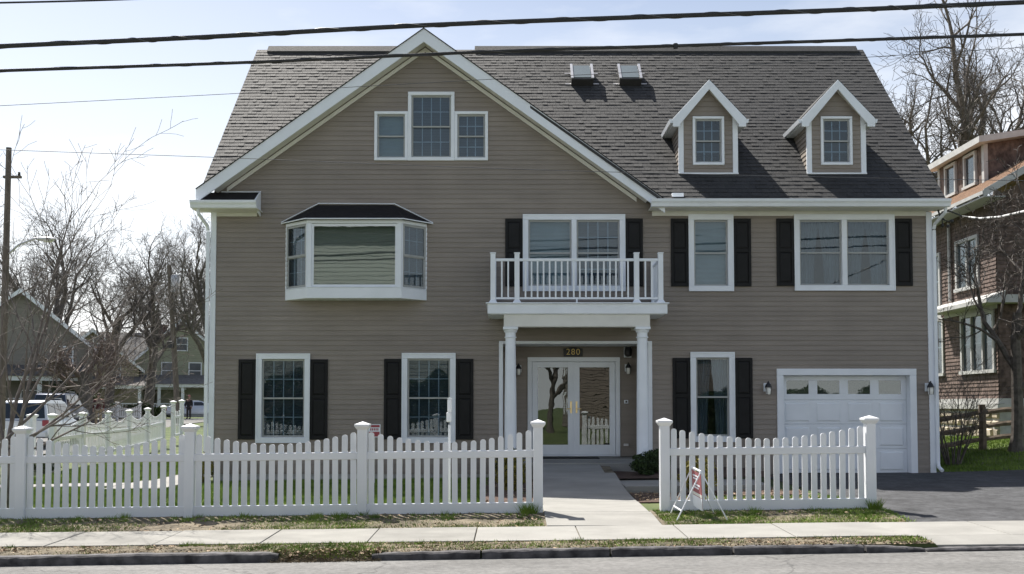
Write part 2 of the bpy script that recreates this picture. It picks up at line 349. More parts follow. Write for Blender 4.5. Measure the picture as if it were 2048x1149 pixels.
kerbs = [ (-12.0, -4.30, .112, .122, 'dark kerb stone at the left edge below the tree shadow'),
         (X(232, -9.9, 1115), X(560, -9.9, 1118), .135, .115, 'dark kerb stone that ends at the bare gap in the kerb'),
         (X(744, -9.9, 1115), X(962, -9.9, 1115), .092, .105, 'low worn dark kerb stone just right of the bare gap'),
         (X(964, -9.9, 1115), X(1222, -9.9, 1110), .105, .115, 'dark kerb stone in front of the walk opening'),
         (X(1224, -9.9, 1110), X(1470, -9.9, 1105), .115, .105, 'dark kerb stone below the leaning yard sign'),
         (X(1472, -9.9, 1105), X(1738, -9.9, 1100), .105, .10, 'dark kerb stone in front of the right fence panel'),
         (X(1740, -9.9, 1100), X(1862, -9.9, 1098), .10, .05, 'short dark kerb stone dropping towards the driveway'),
         (X(1864, -9.9, 1098), 9.0, .045, .045, 'lowered dark kerb stone across the driveway mouth')]
for x0, x1, h0, h1, lb in kerbs: tag(kerb_stone(x0, x1 - 0.012, h0, h1), lb, 'kerb stone', 'stones of the street kerb')

# verges, beds
def strip(name, x0, x1, fy0, fy1, m, zoff, amp=0.012):
    b = MB(); nx = max(4, int((x1 - x0) / 0.25)); ny = 6
    for i in range(nx + 1):
        x = x0 + (x1 - x0) * i / nx
        for j in range(ny + 1):
            y = fy0(x) + (fy1(x) - fy0(x)) * j / ny
            e = 0 if j in (0, ny) else random.uniform(-amp, amp) + amp
            zz = gz(x, y) + zoff + e
            b.v.append((x, y, zz))
    for i in range(nx):
        for j in range(ny): b.f.append((i*(ny+1)+j, (i+1)*(ny+1)+j, (i+1)*(ny+1)+j+1, i*(ny+1)+j+1))
    return struct(b.build(name, m, smooth=True))
strip('verge', -12, X(1838, -9.2, 1070), lambda x: kerb_y(x) + 0.11, lambda x: SW0, DIRT, 0.006)
gx0, gx1 = X(560, -9.9, 1118), X(744, -9.9, 1115)
b = MB()                                           # bare earth spilling down where the kerb is missing
for i in range(13):
    x = gx0 - 0.03 + (gx1 - gx0 + 0.06) * i / 12
    for j, (dy, dz) in enumerate(((-0.12, -0.108), (-0.04, -0.085), (0.03, -0.045), (0.09, 0.012), (0.24, 0.022))):
        b.v.append((x, kerb_y(x) + dy + random.uniform(-.02, .02), gz(x, -9.8) + dz + random.uniform(-.014, .014)))
for i in range(12):
    for j in range(4): b.f.append((i*5+j, (i+1)*5+j, (i+1)*5+j+1, i*5+j+1))
struct(b.build('bare_earth', DIRT, smooth=True))
strip('fence_verge', -12, W0, lambda x: SW1, lambda x: FY + 0.2, DIRT, 0.006)
strip('fence_verge', W1, DRV0, lambda x: SW1, lambda x: FY + 0.2, DIRT, 0.006)
strip('mulch_bed', W1, 4.9, lambda x: -5.6 if x < 3.2 else -4.6, lambda x: -4.0, MULCH, 0.02, 0.02)
strip('mulch_bed', W1 - 0.2, 4.9, lambda x: -2.55, lambda x: -0.05, MULCH, 0.16, 0.03)
strip('mulch_bed', -.5, W0, lambda x: -5.8, lambda x: -0.05, MULCH, 0.02, 0.03)

# ------------------------------------------------------------------ the taupe house
house = empty('house', 'large taupe clapboard house with white trim and dark shingle roof', 'house')
HX0, HX1 = X(424), X(1862)
EAVE_Y, EAVE_Z = -0.45, Z(400, -0.45)
RIDGE_Y = 4.3; RIDGE_Z = EAVE_Z + (RIDGE_Y - EAVE_Y) * (Z(100, RIDGE_Y) - EAVE_Z) / (RIDGE_Y - EAVE_Y)
MS = (RIDGE_Z - EAVE_Z) / (RIDGE_Y - EAVE_Y)       # main roof slope
RX0, RX1 = X(393, EAVE_Y, 400), X(1893, EAVE_Y, 398)
GP = X(848, -0.35, 60); GZP = Z(62, -0.35)         # gable peak
GS = (GZP - EAVE_Z) / (X(1328, -0.4, 398) - GP)    # gable slope
def zm(y): return EAVE_Z + (y - EAVE_Y) * MS
def zg(x): return GZP - GS * abs(x - GP)
BACK_Y = 8.9

opens = []                                          # openings in the front wall
def op(x0, x1, z0, z1): opens.append((x0, x1, z0, z1))

def segs(z0, z1, a, c, ops):
    """intervals of [a,c] that no opening crosses between z0 and z1"""
    iv = [(a, c)]
    for (x0, x1, q0, q1) in ops:
        if q0 < z1 - 1e-4 and q1 > z0 + 1e-4:
            nv = []
            for s, e in iv:
                if x1 <= s or x0 >= e: nv.append((s, e)); continue
                if x0 > s: nv.append((s, x0))
                if x1 < e: nv.append((x1, e))
            iv = nv
    return [(s, e) for s, e in iv if e - s > 0.01]
boards = []                                         # (length, mesh builder, material, parent)
def siding(parent, yw, za, zb, step, xl, xr, ops, mtl=None):
    """clapboard courses, cut at the edges of openings"""
    mtl = mtl or SIDING; cuts = sorted(set([q for o in ops for q in (o[2], o[3])])); z = za; sheetb = MB()
    while z < zb - 0.01:
        zt = min(z + step, zb); pcs = {}
        lv = [z] + [q for q in cuts if z + 0.004 < q < zt - 0.004] + [zt]
        for z0, z1 in zip(lv, lv[1:]):
            f0 = 0.004 + 0.013 * (zt - z0) / step; f1 = 0.004 + 0.013 * (zt - z1) / step
            L0, R0, L1, R1 = xl(z0), xr(z0), xl(z1), xr(z1)
            for s, e in segs(z0, z1, min(L0, L1), max(R0, R1), ops):
                s0, s1 = max(s, L0), max(s, L1); e0, e1 = min(e, R0), min(e, R1)
                if e0 - s0 < 0.01: continue
                e1 = max(e1, s1 + 0.001); b = MB()
                b.quad((s0, yw - f0, z0), (e0, yw - f0, z0), (e1, yw - f1, z1), (s1, yw - f1, z1))
                if z0 == z: b.v += [(e0, yw - 0.003, z0), (s0, yw - 0.003, z0)]; b.f.append((5, 4, 1, 0))
                boards.append((e0 - s0, b, mtl, parent))
                sheetb.quad((s0, yw + 0.012, z0), (e0, yw + 0.012, z0), (e1, yw + 0.012, z1), (s1, yw + 0.012, z1))
        z = zt
    return sheetb
def lay_boards(limit=300):
    """the longest boards become parts of their wall, the short offcuts one joined part"""
    boards.sort(key=lambda q: -q[0]); off = MB()
    for i, (ln, b, m, par) in enumerate(boards):
        if i < limit: b.build('siding_board', m, par)
        else:
            n = len(off.v); off.v += b.v; off.f += [tuple(n + k for k in f) for f in b.f]
    if off.f: struct(off.build('siding_offcuts', SIDING, house), 'stuff')

def window(x0, x1, z0, z1, yw=0.0, units=1, cols=4, rows=2, cover='slats', cas=0.115, half=True, drop=1.0, glass=None, parent=None, name='window', frame=None, covers=None, proud=0.045):
    parent = parent or house; glass = glass or PANE; frame = frame or WHITE
    b = MB(); p = yw - proud; q = yw + 0.09
    b.box(x0, x1, p - 0.003, q, z1 - cas, z1).box(x0, x1, p - 0.003, q, z0, z0 + cas)
    b.box(x0, x0 + cas, p, q, z0 + cas, z1 - cas).box(x1 - cas, x1, p, q, z0 + cas, z1 - cas)
    mw = cas * 0.95; a0, a1 = x0 + cas, x1 - cas; uw = (a1 - a0 - mw * (units - 1)) / units
    for k in range(1, units):
        xm = a0 + k * uw + (k - 1) * mw; b.box(xm, xm + mw, p - 0.002, q, z0 + cas, z1 - cas)
    wo = bevel(b.build(name, frame, parent), 0.006)
    if cas > 0.08:                                   # raised outer edge moulding
        e = MB(); t = 0.022
        e.box(x0 - .004, x1 + .004, p - 0.014, p - 0.002, z1 - t, z1 + .004).box(x0 - .004, x0 + t, p - 0.014, p - 0.002, z0, z1 - t).box(x1 - t, x1 + .004, p - 0.014, p - 0.002, z0, z1 - t).box(x0 - .004, x1 + .004, p - 0.014, p - 0.002, z0 - .004, z0)
        e.build('moulding', frame, wo)
    zb, zt = z0 + cas, z1 - cas; zmid = (zb + zt) / 2
    for k in range(units):
        u0 = a0 + k * (uw + mw); u1 = u0 + uw; cv = covers[k] if covers else cover; t = 0.034; g = 0.004
        for (s0, s1, ys) in (((zmid - 0.02, zt - g, yw + 0.005), (zb + g, zmid + 0.02, yw + 0.032)) if half else ((zb + g, zt - g, yw + 0.005),)):
            f = MB(); f.box(u0 + g, u1 - g, ys, ys + 0.024, s1 - t, s1).box(u0 + g, u1 - g, ys, ys + 0.024, s0, s0 + t)
            f.box(u0 + g, u0 + t, ys, ys + 0.024, s0 + t, s1 - t).box(u1 - t, u1 - g, ys, ys + 0.024, s0 + t, s1 - t); f.build('sash', SASH, wo)
            MB().box(u0 + t, u1 - t, ys + 0.010, ys + 0.014, s0 + t, s1 - t).build('pane', glass, wo)
            if cols and cv != 'nogrid':
                gr = MB(); w2 = 0.010
                for i in range(1, cols):
                    xx = u0 + t + (u1 - u0 - 2 * t) * i / cols; gr.box(xx - w2, xx + w2, ys + 0.0145, ys + 0.019, s0 + t, s1 - t)
                for j in range(1, rows):
                    zz = s0 + t + (s1 - s0 - 2 * t) * j / rows; gr.box(u0 + t, u1 - t, ys + 0.0195, ys + 0.022, zz - w2, zz + w2)
                gr.build('grille', GRILLE, wo)
        yb = yw + 0.105; d0 = zt - (zt - zb) * drop
        bl = MB()
        if cv == 'slats':
            z = zt
            while z > d0:
                bl.quad((u0, yb, z), (u1, yb, z), (u1, yb + 0.012, z - 0.024), (u0, yb + 0.012, z - 0.024)); z -= 0.034
            bl.build('blind', BLIND, wo)
        elif cv in ('shade', 'nogrid'):
            z = zt; k2 = 0
            while z > d0:
                bl.quad((u0, yb + .01 * (k2 % 2), z), (u1, yb + .01 * (k2 % 2), z), (u1, yb + .01 * ((k2 + 1) % 2), z - 0.05), (u0, yb + .01 * ((k2 + 1) % 2), z - 0.05)); z -= 0.05; k2 += 1
            bl.build('blind', SHADE, wo)
        elif cv == 'curtain':
            n = 22; ins = (u1 - u0)
            for side in (0, 1):
                for i in range(n):
                    def cp(i, z):
                        f = i / n; gather = 0.30 + 0.12 * ((z - zb) / (zt - zb)) ** 2
                        xx = u0 + ins * gather * f * 1.25 if side == 0 else u1 - ins * gather * f * 1.25
                        return (xx, yb + 0.05 + 0.025 * math.sin(i * 1.9), z)
                    zz = [zb + (zt - zb) * q / 5 for q in range(6)]
                    for q in range(5): bl.quad(cp(i, zz[q]), cp(i + 1, zz[q]), cp(i + 1, zz[q+1]), cp(i, zz[q+1]))
            bl.build('curtain', CURT, wo)
    return wo
def shutter(x0, x1, z0, z1, yw=0.0):
    b = MB(); y0, y1 = yw - 0.045, yw - 0.021; t = 0.055; zr = z0 + (z1 - z0) * 0.53
    b.box(x0, x0 + t, y0, y1, z0, z1).box(x1 - t, x1, y0, y1, z0, z1)
    for a, c in ((z0, z0 + 0.08), (zr - 0.04, zr + 0.04), (z1 - 0.07, z1)): b.box(x0 + t, x1 - t, y0, y1, a, c)
    s = bevel(b.build('shutter', SHUT, house), 0.004)
    for a, c in ((z0 + 0.08, zr - 0.04), (zr + 0.04, z1 - 0.07)):
        m = MB(); i = 0.035; xa, xb, za, zb2 = x0 + t, x1 - t, a, c; yo, yi = y1 - 0.004, y0 + 0.006
        o = [(xa, yo, za), (xb, yo, za), (xb, yo, zb2), (xa, yo, zb2)]; n = [(xa + i, yi, za + i), (xb - i, yi, za + i), (xb - i, yi, zb2 - i), (xa + i, yi, zb2 - i)]
        m.quad(*n)
        for k in range(4): m.quad(o[k], o[(k+1)%4], n[(k+1)%4], n[k])
        m.build('panel', SHUT, s)

def pwin(pl, pr, pt, pb, sh=True, shz=(0.10, 0.09), **k):
    x0, x1, z0, z1 = X(pl, 0, (pt + pb) / 2), X(pr, 0, (pt + pb) / 2), Z(pb), Z(pt)
    op(x0 + 0.03, x1 - 0.03, z0 + 0.03, z1 - 0.03)
    wo = window(x0, x1, z0, z1, **k)
    if sh:
        swd = X(1502) - X(1466); shutter(x0 - swd + 0.004, x0 - 0.008, z0 + shz[0], z1 - shz[1]); shutter(x1 + 0.008, x1 + swd - 0.004, z0 + shz[0], z1 - shz[1])
    return wo
pwin(513, 620, 708, 886, shz=(0.07, 0.12))
pwin(804, 911, 707, 886, shz=(0.07, 0.12))
pwin(1046, 1250, 430, 583, units=2, covers=['nogrid', 'slats'])
pwin(1377, 1466, 430, 583, cover='nogrid')
pwin(1588, 1788, 430, 582, units=2, covers=['curtain', 'curtain'], cols=0)
pwin(1381, 1469, 705, 884, cover='curtain', cols=0, shz=(0.07, 0.12))
# triple window in the gable
gx = [X(749, 0, 270), X(816, 0, 270), X(909, 0, 270), X(976, 0, 270)]; gzb, gz1, gz2 = Z(322), Z(224), Z(185)
op(gx[0] + .03, gx[1] - .03, gzb + .03, gz1 - .03); op(gx[2] + .03, gx[3] - .03, gzb + .03, gz1 - .03); op(gx[1] + .03, gx[2] - .03, gzb + .03, gz2 - .03)
window(gx[0], gx[1] - 0.002, gzb, gz1, cas=0.062, cols=3, cover='nogrid')
window(gx[1], gx[2], gzb - 0.004, gz2, cas=0.075, cols=4)
window(gx[2] + 0.002, gx[3], gzb, gz1, cas=0.062, cols=3)

# recess with the entrance doors
ex0, ex1, ez1 = X(1005, 0, 800), X(1297, 0, 800), Z(688); PZ = 0.40; RY = 1.0
op(ex0, ex1, -0.5, ez1)
# garage and bay openings
gd0, gd1, gdz = X(1554, 0, 850), X(1833, 0, 850), Z(738); op(gd0 + .03, gd1 - .03, -0.5, gdz - .03)
bx0, bx1, bz0, bz1 = X(578, 0, 520), X(848, 0, 520), Z(590), Z(440); op(bx0, bx1, bz0, bz1)

wall = MB(); SB = 0.10
WL = lambda z: HX0 + 0.0 if z < EAVE_Z + 0.3 else max(HX0, GP - (GZP - 0.12 - z) / GS)
WR = lambda z: HX1 if z < EAVE_Z else min(HX1, GP + (GZP - 0.12 - z) / GS)
wo = bpy.data.objects.new('wall', bpy.data.meshes.new('wall')); C.objects.link(wo); wo.parent = house
sheetb = siding(wo, 0.0, 0.085, GZP - 0.16, 0.1045, WL, WR, opens)
sheetb.quad((HX0, 0.012, 0.09), (HX0, BACK_Y, 0.09), (HX0, BACK_Y, EAVE_Z - .1), (HX0, 4.25, RIDGE_Z - .15), (HX0, 0.012, EAVE_Z + .25))
sheetb.quad((HX1, 0.012, 0.09), (HX1, BACK_Y, 0.09), (HX1, BACK_Y, EAVE_Z - .1), (HX1, 4.25, RIDGE_Z - .15), (HX1, 0.012, EAVE_Z + .25))
sheetb.quad((HX0, BACK_Y, 0.09), (HX1, BACK_Y, 0.09), (HX1, BACK_Y, EAVE_Z), (HX0, BACK_Y, EAVE_Z))
wo.data.from_pydata(sheetb.v, [], sheetb.f); wo.data.materials.append(SIDING)
for xw, sgn in ((HX0, -1), (HX1, 1)):                # clapboards of the end walls, not seen from the street
    z = 0.085; b = MB()
    while z < RIDGE_Z - 0.3:
        t = max(0.0, z + 0.1045 - EAVE_Z); y0, y1 = 0.013 + t, BACK_Y - 0.02 - t * 0.95
        b.quad((xw + sgn * 0.02, y0, z), (xw + sgn * 0.02, y1, z), (xw + sgn * 0.004, y1, z + 0.1045), (xw + sgn * 0.004, y0, z + 0.1045))
        b.quad((xw + sgn * 0.003, y0, z), (xw + sgn * 0.003, y1, z), (xw + sgn * 0.02, y1, z), (xw + sgn * 0.02, y0, z)); z += 0.1045
    struct(b.build('end_wall_siding', SIDING, house), 'stuff')
b = MB(); b.box(HX0 + .05, ex0 - .1, 0.03, BACK_Y - .05, -0.5, 0.084).box(ex1 + .1, gd0 - .02, 0.03, BACK_Y - .05, -0.5, 0.084).box(gd1 + .02, HX1 - .05, 0.03, BACK_Y - .05, -0.5, 0.084).box(gd0 - .02, gd1 + .02, 0.3, BACK_Y - .05, -0.5, 0.03)
b.build('foundation', FOUND, house)
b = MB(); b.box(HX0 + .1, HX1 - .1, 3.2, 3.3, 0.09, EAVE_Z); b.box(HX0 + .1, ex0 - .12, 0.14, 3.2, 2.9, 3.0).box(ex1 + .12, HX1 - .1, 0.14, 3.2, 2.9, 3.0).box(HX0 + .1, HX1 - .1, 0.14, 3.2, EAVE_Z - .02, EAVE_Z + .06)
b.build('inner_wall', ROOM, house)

# corner boards
for x0, x1 in ((HX0 - 0.045, HX0 + 0.075), (HX1 - 0.075, HX1 + 0.045)):
    bevel(MB().box(x0, x1, -0.035, 0.12, 0.05, EAVE_Z - 0.17).build('corner_board', WHITE, house), 0.005)

# ---------------- porch recess, doors
b = MB()
b.quad((ex0, 0.012, PZ), (ex0, RY, PZ), (ex0, RY, ez1), (ex0, 0.012, ez1)); b.quad((ex1, 0.012, PZ), (ex1, RY, PZ), (ex1, RY, ez1), (ex1, 0.012, ez1))
rw = b.build('recess_wall', SIDING, house)
bevel(MB().box(ex0, ex1, -0.02, RY, ez1, ez1 + 0.05).build('recess_ceiling', WHITE, house), 0.004)
dx0, dx1, dz1 = X(1055, RY, 820), X(1240, RY, 820), Z(715, RY)
siding(rw, RY, PZ, ez1, 0.1045, lambda z: ex0, lambda z: ex1, [(dx0 + .03, dx1 - .03, PZ - 1, dz1 - .03)])
MB().quad((ex0, RY + .014, PZ), (dx0 + .03, RY + .014, PZ), (dx0 + .03, RY + .014, ez1), (ex0, RY + .014, ez1)).quad((dx1 - .03, RY + .014, PZ), (ex1, RY + .014, PZ), (ex1, RY + .014, ez1), (dx1 - .03, RY + .014, ez1)).quad((dx0, RY + .014, dz1 - .03), (dx1, RY + .014, dz1 - .03), (dx1, RY + .014, ez1), (dx0, RY + .014, ez1)).build('recess_backing', SIDING, house)
t = 0.10; b = MB()                                   # door casing
b.box(dx0, dx1, RY - .045, RY + .12, dz1 - t, dz1).box(dx0, dx0 + t, RY - .042, RY + .12, PZ + .03, dz1 - t).box(dx1 - t, dx1, RY - .042, RY + .12, PZ + .03, dz1 - t).box(dx0, dx1, RY - .03, RY + .12, PZ, PZ + .03)
bevel(b.build('door_frame', WHITE, house), 0.006)
xm = (dx0 + dx1) / 2
for s in (-1, 1):
    a, c = (dx0 + t + .006, xm - .006) if s < 0 else (xm + .006, dx1 - t - .006); z0, z1 = PZ + .035, dz1 - t - .006
    st = 0.125; b = MB(); ya, yb = RY + .0, RY + .045
    b.box(a, a + st, ya, yb, z0, z1).box(c - st, c, ya, yb, z0, z1).box(a + st, c - st, ya, yb, z1 - 0.12, z1).box(a + st, c - st, ya, yb, z0, z0 + 0.22)
    d = bevel(b.build('door', WHITE, house), 0.006)
    MB().box(a + st, c - st, ya + .018, ya + .024, z0 + .22, z1 - .12).build('pane', DOORPANE, d)
    hx = c - 0.055 if s < 0 else a + 0.055; zh = Z(815, RY)
    h = MB().box(hx - .02, hx + .02, ya - .012, ya - .001, zh - .13, zh + .13); h.tube([(hx, ya - .012, zh - .03), (hx, ya - .05, zh - .03), (hx - s * -0.0 + (0.10 if s > 0 else -0.10), ya - .055, zh - .035)], 0.011, 8)
    h.build('handle', BRASS, d)
bevel(MB().box(xm - .02, xm + .02, RY - .012, RY - .001, PZ + .035, dz1 - t - .006).build('astragal', WHITE, house), .003)
# white trim round the recess
b = MB(); t = 0.075
b.box(ex0 - t, ex0 + .01, -.045, .05, PZ - .1, ez1 + .03).box(ex1 - .01, ex1 + t, -.045, .05, PZ - .1, ez1 + .03).box(ex0 - t, ex1 + t, -.048, -.022, ez1 + .03, ez1 + .055)
bevel(b.build('recess_trim', WHITE, house), .004)
# porch slab, beam, columns, balcony
PY = -1.16
pd0, pd1 = X(975, PY, 618), X(1335, PY, 618); dzt, dzb = Z(608, PY), Z(628, PY)
b = MB(); b.box(ex0 - .10, ex1 + .10, PY, -.05, -0.4, PZ - .02).box(ex0 + .0, ex1 - .0, -.05, RY + .01, -0.4, PZ - .01)
bevel(b.build('porch_slab', CONCNEW, house), .012, 2)
b = MB(); b.box(pd0, pd1, PY, -.03, dzb, dzt).box(pd0 - .035, pd1 + .035, PY - .035, -.03, dzt, dzt + .025).box(pd0 + .05, pd1 - .05, PY + .04, -.03, dzb - .012, dzb)
deck = bevel(b.build('balcony_deck', WHITE, house), .006)
BY = PY + 0.16                                       # beam and column centre
cxs = [X(1021, BY, 780), X(1285, BY, 780)]; bz0c = Z(655, BY)
b = MB(); b.box(cxs[0] - .135, cxs[1] + .145, BY - .12, BY + .12, bz0c, dzb - .012).box(cxs[0] - .13, cxs[0] + .11, BY + .12, -.03, bz0c + .002, dzb - .012).box(cxs[1] - .11, cxs[1] + .13, BY + .12, -.03, bz0c + .002, dzb - .012).box(cxs[0] + .11, cxs[1] - .11, BY + .12, -.03, dzb - .05, dzb - .013)
bevel(b.build('porch_beam', CREAM, house), .006)
for cx in cxs:
    zt = bz0c; r = .122
    c = MB().lathe([(r + .05, PZ - .02), (r + .05, PZ + .05), (r + .03, PZ + .06), (r + .04, PZ + .09), (r + .01, PZ + .12), (r + .002, PZ + .14), (r, PZ + 1.0), (r - .018, zt - .24), (r - .018, zt - .22), (r + .002, zt - .215), (r + .002, zt - .195), (r - .016, zt - .19), (r - .016, zt - .11), (r + .005, zt - .10), (r + .022, zt - .05)], (cx, BY, 0), 28)
    c.box(cx - .15, cx + .15, BY - .15, BY + .15, zt - .05, zt)
    c.build('column', WHITE, house, True)
# railing
rz = dzt + .025; zt = Z(506, PY + .1); RYY = PY + .09
pxs = [X(986, RYY, 555), X(1034, RYY, 555), X(1273, RYY, 555), X(1321, RYY, 555)]
def rpost(x, y):
    b = MB(); h = .05; b.box(x - h, x + h, y - h, y + h, rz + .03, zt - .02)
    b.prism([(x - .085, y - .085, rz), (x + .085, y - .085, rz), (x + .085, y + .085, rz), (x - .085, y + .085, rz)], (0, 0, .012))
    n = len(b.v); b.v += [(x-.08,y-.08,rz+.012),(x+.08,y-.08,rz+.012),(x+.08,y+.08,rz+.012),(x-.08,y+.08,rz+.012),(x-h,y-h,rz+.06),(x+h,y-h,rz+.06),(x+h,y+h,rz+.06),(x-h,y+h,rz+.06)]
    for k in range(4): b.f.append((n+k, n+(k+1)%4, n+4+(k+1)%4, n+4+k))
    b.box(x - .06, x + .06, y - .06, y + .06, zt - .02, zt)
    bevel(b.build('railing_post', WHITE, house), .004)
for x in pxs: rpost(x, RYY)
rpost(pxs[0], -.09); rpost(pxs[3], -.09)
zr1, zr0 = Z(520, RYY), Z(597, RYY)
def rail(x0, y0, x1, y1):
    d = Vector((x1 - x0, y1 - y0, 0)); ln = d.length; d.normalize(); nn = Vector((-d.y, d.x, 0))
    for zz, hh, ww in ((zr1 - .03, .055, .045), (zr0 - .02, .04, .032)):
        bevel(MB().obox(Vector((x0, y0, zz)) - nn * ww / 2, d * ln, nn * ww, (0, 0, hh)).build('rail', WHITE, house), .006)
    k = max(1, round(ln / 0.123) - 1)
    for i in range(1, k + 1):
        p = Vector((x0, y0, 0)) + d * (ln * i / (k + 1)); MB().box(p.x - .016, p.x + .016, p.y - .016, p.y + .016, zr0 + .02, zr1 - .03).build('baluster', WHITE, house)
h = .05
for i in range(3): rail(pxs[i] + h, RYY, pxs[i+1] - h, RYY)
rail(pxs[0], RYY + h, pxs[0], -.14); rail(pxs[3], RYY + h, pxs[3], -.14)
xm2 = (pxs[1] + pxs[2]) / 2; MB().box(xm2 - .016, xm2 + .016, RYY - .016, RYY + .016, rz, zr0 - .02).build('rail_foot', WHITE, house)

# ---------------- garage door
gt = 0.14; b = MB()
gzb = gz(7.5, 0) + .01
b.box(gd0, gd1, -.05, .02, gdz - gt, gdz).box(gd0, gd0 + gt, -.047, .02, gzb, gdz - gt).box(gd1 - gt, gd1, -.047, .02, gzb, gdz - gt)
b.box(gd0 + gt - .03, gd0 + gt, .02, .22, gzb, gdz - gt).box(gd1 - gt, gd1 - gt + .03, .02, .22, gzb, gdz - gt).box(gd0 + gt - .03, gd1 - gt + .03, .02, .22, gdz - gt, gdz - gt + .03)
bevel(b.build('garage_frame', WHITE, house), .006)
ga, gb = gd0 + gt, gd1 - gt; gzt = gdz - gt; GY = .16
gdoor = bevel(MB().box(ga, gb, GY + .02, GY + .05, gzb, gzt).build('garage_door', WHITE, house), .004)
nh = 4; ph = (gzt - gzb) / nh
for r_ in range(nh):
    z0 = gzb + r_ * ph + .004; z1 = z0 + ph - .008
    b = MB(); cw = (gb - ga) / 4
    if r_ < 3:
        b.box(ga + .003, gb - .003, GY, GY + .019, z0, z1); sec = bevel(b.build('door_section', WHITE, gdoor), .006)
        for k in range(4):
            xa, xb = ga + k * cw + .075, ga + (k + 1) * cw - .075
            for (za, zc) in ((z0 + .055, z1 - .055),):
                m = MB(); i = .03; o = [(xa, GY - .002, za), (xb, GY - .002, za), (xb, GY - .002, zc), (xa, GY - .002, zc)]; q = [(xa + i, GY - .016, za + i), (xb - i, GY - .016, za + i), (xb - i, GY - .016, zc - i), (xa + i, GY - .016, zc - i)]
                m.quad(*q)
                for e in range(4): m.quad(o[e], o[(e+1)%4], q[(e+1)%4], q[e])
                m.build('panel', WHITE, gdoor)
    else:
        za, zc = z0 + .12, z1 - .10; xs_ = []
        b.box(ga + .003, gb - .003, GY, GY + .019, z0, za).box(ga + .003, gb - .003, GY, GY + .019, zc, z1)
        pos = [ga + .003]
        for k in range(4):
            xa, xb = ga + k * cw + .10 + .012 * (1.5 - k), ga + (k + 1) * cw - .10 + .012 * (1.5 - k); b.box(pos[-1], xa, GY, GY + .019, za, zc); pos.append(xb)
            MB().box(xa, xb, GY + .010, GY + .014, za, zc).build('pane', DOORPANE, gdoor)
        b.box(pos[-1], gb - .003, GY, GY + .019, za, zc); bevel(b.build('door_section', WHITE, gdoor), .004)

# ---------------- bay window
bay = MB(); BYF = -0.48
pA = [Vector((X(571, 0, 520), 0, 0)), Vector((X(614, BYF, 520), BYF, 0)), Vector((X(803, BYF, 520), BYF, 0)), Vector((X(854, 0, 520), 0, 0))]
z0b, z1b = Z(597, BYF), Z(440, BYF); zs, zh = Z(574, BYF), Z(447, BYF)
bay.prism([(p.x, p.y - .012, z0b) for p in pA], (0, 0, zs - z0b - .02)); bay.prism([(p.x, p.y - .022, zs - .02) for p in pA], (0, 0, .02)); bay.prism([(p.x, p.y - .012, zh) for p in pA], (0, 0, z1b - zh))
bo = bevel(bay.build('bay_window', WHITE, house), .006)
for k, (cs, mw_) in enumerate(((SASH, .07), (WHITE, .09), (SASH, .07))):
    a, c = pA[k], pA[k+1]; d = c - a; ln = d.length; d.normalize(); nn = Vector((d.y, -d.x, 0)); 
    if nn.y > 0: nn = -nn
    U = lambda u, z, o=0.0: a + d * u + Vector((0, 0, z)) + nn * o
    b = MB(); jm = .085 if k == 1 else .03
    for uu in (0.004, ln - jm - .004): MB().obox(U(uu, zs, -.06), d * jm, nn * .066, (0, 0, zh - zs)).build('jamb', WHITE, bo)
    u0, u1 = jm + .006, ln - jm - .006; f = MB(); tt = .045; parts = [(zs + .006, zh - .006)] if k == 1 else [(zs + .006, (zs + zh) / 2 + .015), ((zs + zh) / 2 - .015, zh - .006)]
    for q, (s0, s1) in enumerate(parts):
        of = -.045 + .02 * q
        f = MB(); f.obox(U(u0, s0, of), d * (u1 - u0), nn * .025, (0, 0, tt)); f.obox(U(u0, s1 - tt, of), d * (u1 - u0), nn * .025, (0, 0, tt)); f.obox(U(u0, s0 + tt, of), d * tt, nn * .025, (0, 0, s1 - s0 - 2 * tt)); f.obox(U(u1 - tt, s0 + tt, of), d * tt, nn * .025, (0, 0, s1 - s0 - 2 * tt)); f.build('sash', cs, bo)
        MB().obox(U(u0 + tt, s0 + tt, of + .01), d * (u1 - u0 - 2 * tt), nn * .004, (0, 0, s1 - s0 - 2 * tt)).build('pane', BAYPANE if k == 1 else PANE, bo)
    bl = MB(); z = zh; hh = 0
    if k == 1:
        while z > zs:
            bl.quad(U(.05, z, -.10 - .008 * (hh % 2)), U(ln - .05, z, -.10 - .008 * (hh % 2)), U(ln - .05, z - .045, -.10 - .008 * ((hh + 1) % 2)), U(.05, z - .045, -.10 - .008 * ((hh + 1) % 2))); z -= .045; hh += 1
        bl.build('blind', SHADE, bo)
    else:
        g = MB()
        for i in (1, 2): g.obox(U(u0 + (u1 - u0) * i / 3 - .006, zs + .05, -.05), d * .012, nn * .004, (0, 0, zh - zs - .1))
        for i in (1, 3): g.obox(U(u0 + .04, zs + (zh - zs) * i / 4 - .006, -.055), d * (u1 - u0 - .08), nn * .004, (0, 0, .012))
        g.build('grille', GRILLE, bo)
        while z > zs: bl.quad(U(.03, z, -.09), U(ln - .03, z, -.09), U(ln - .03, z - .026, -.10), U(.03, z - .026, -.10)); z -= .036
        bl.build('blind', BLIND, bo)
zt = Z(411, 0); ov = .09
e = [Vector((X(563, 0, 440), 0, z1b)), Vector((pA[1].x - .05, BYF - ov, z1b)), Vector((pA[2].x + .05, BYF - ov, z1b)), Vector((X(866, 0, 440), 0, z1b))]
tp = [Vector((X(636, 0, 411), -.02, zt)), Vector((X(788, 0, 411), -.02, zt))]
up = Vector((0, 0, .02))
b = MB(); b.quad(e[0] + up, e[1] + up, tp[0]); b.quad(e[1] + up, e[2] + up, tp[1], tp[0]); b.quad(e[2] + up, e[3] + up, tp[1]); b.quad(e[0], e[1], e[2], e[3])
for k in range(3): b.quad(e[k], e[k+1], e[k+1] + up, e[k] + up)
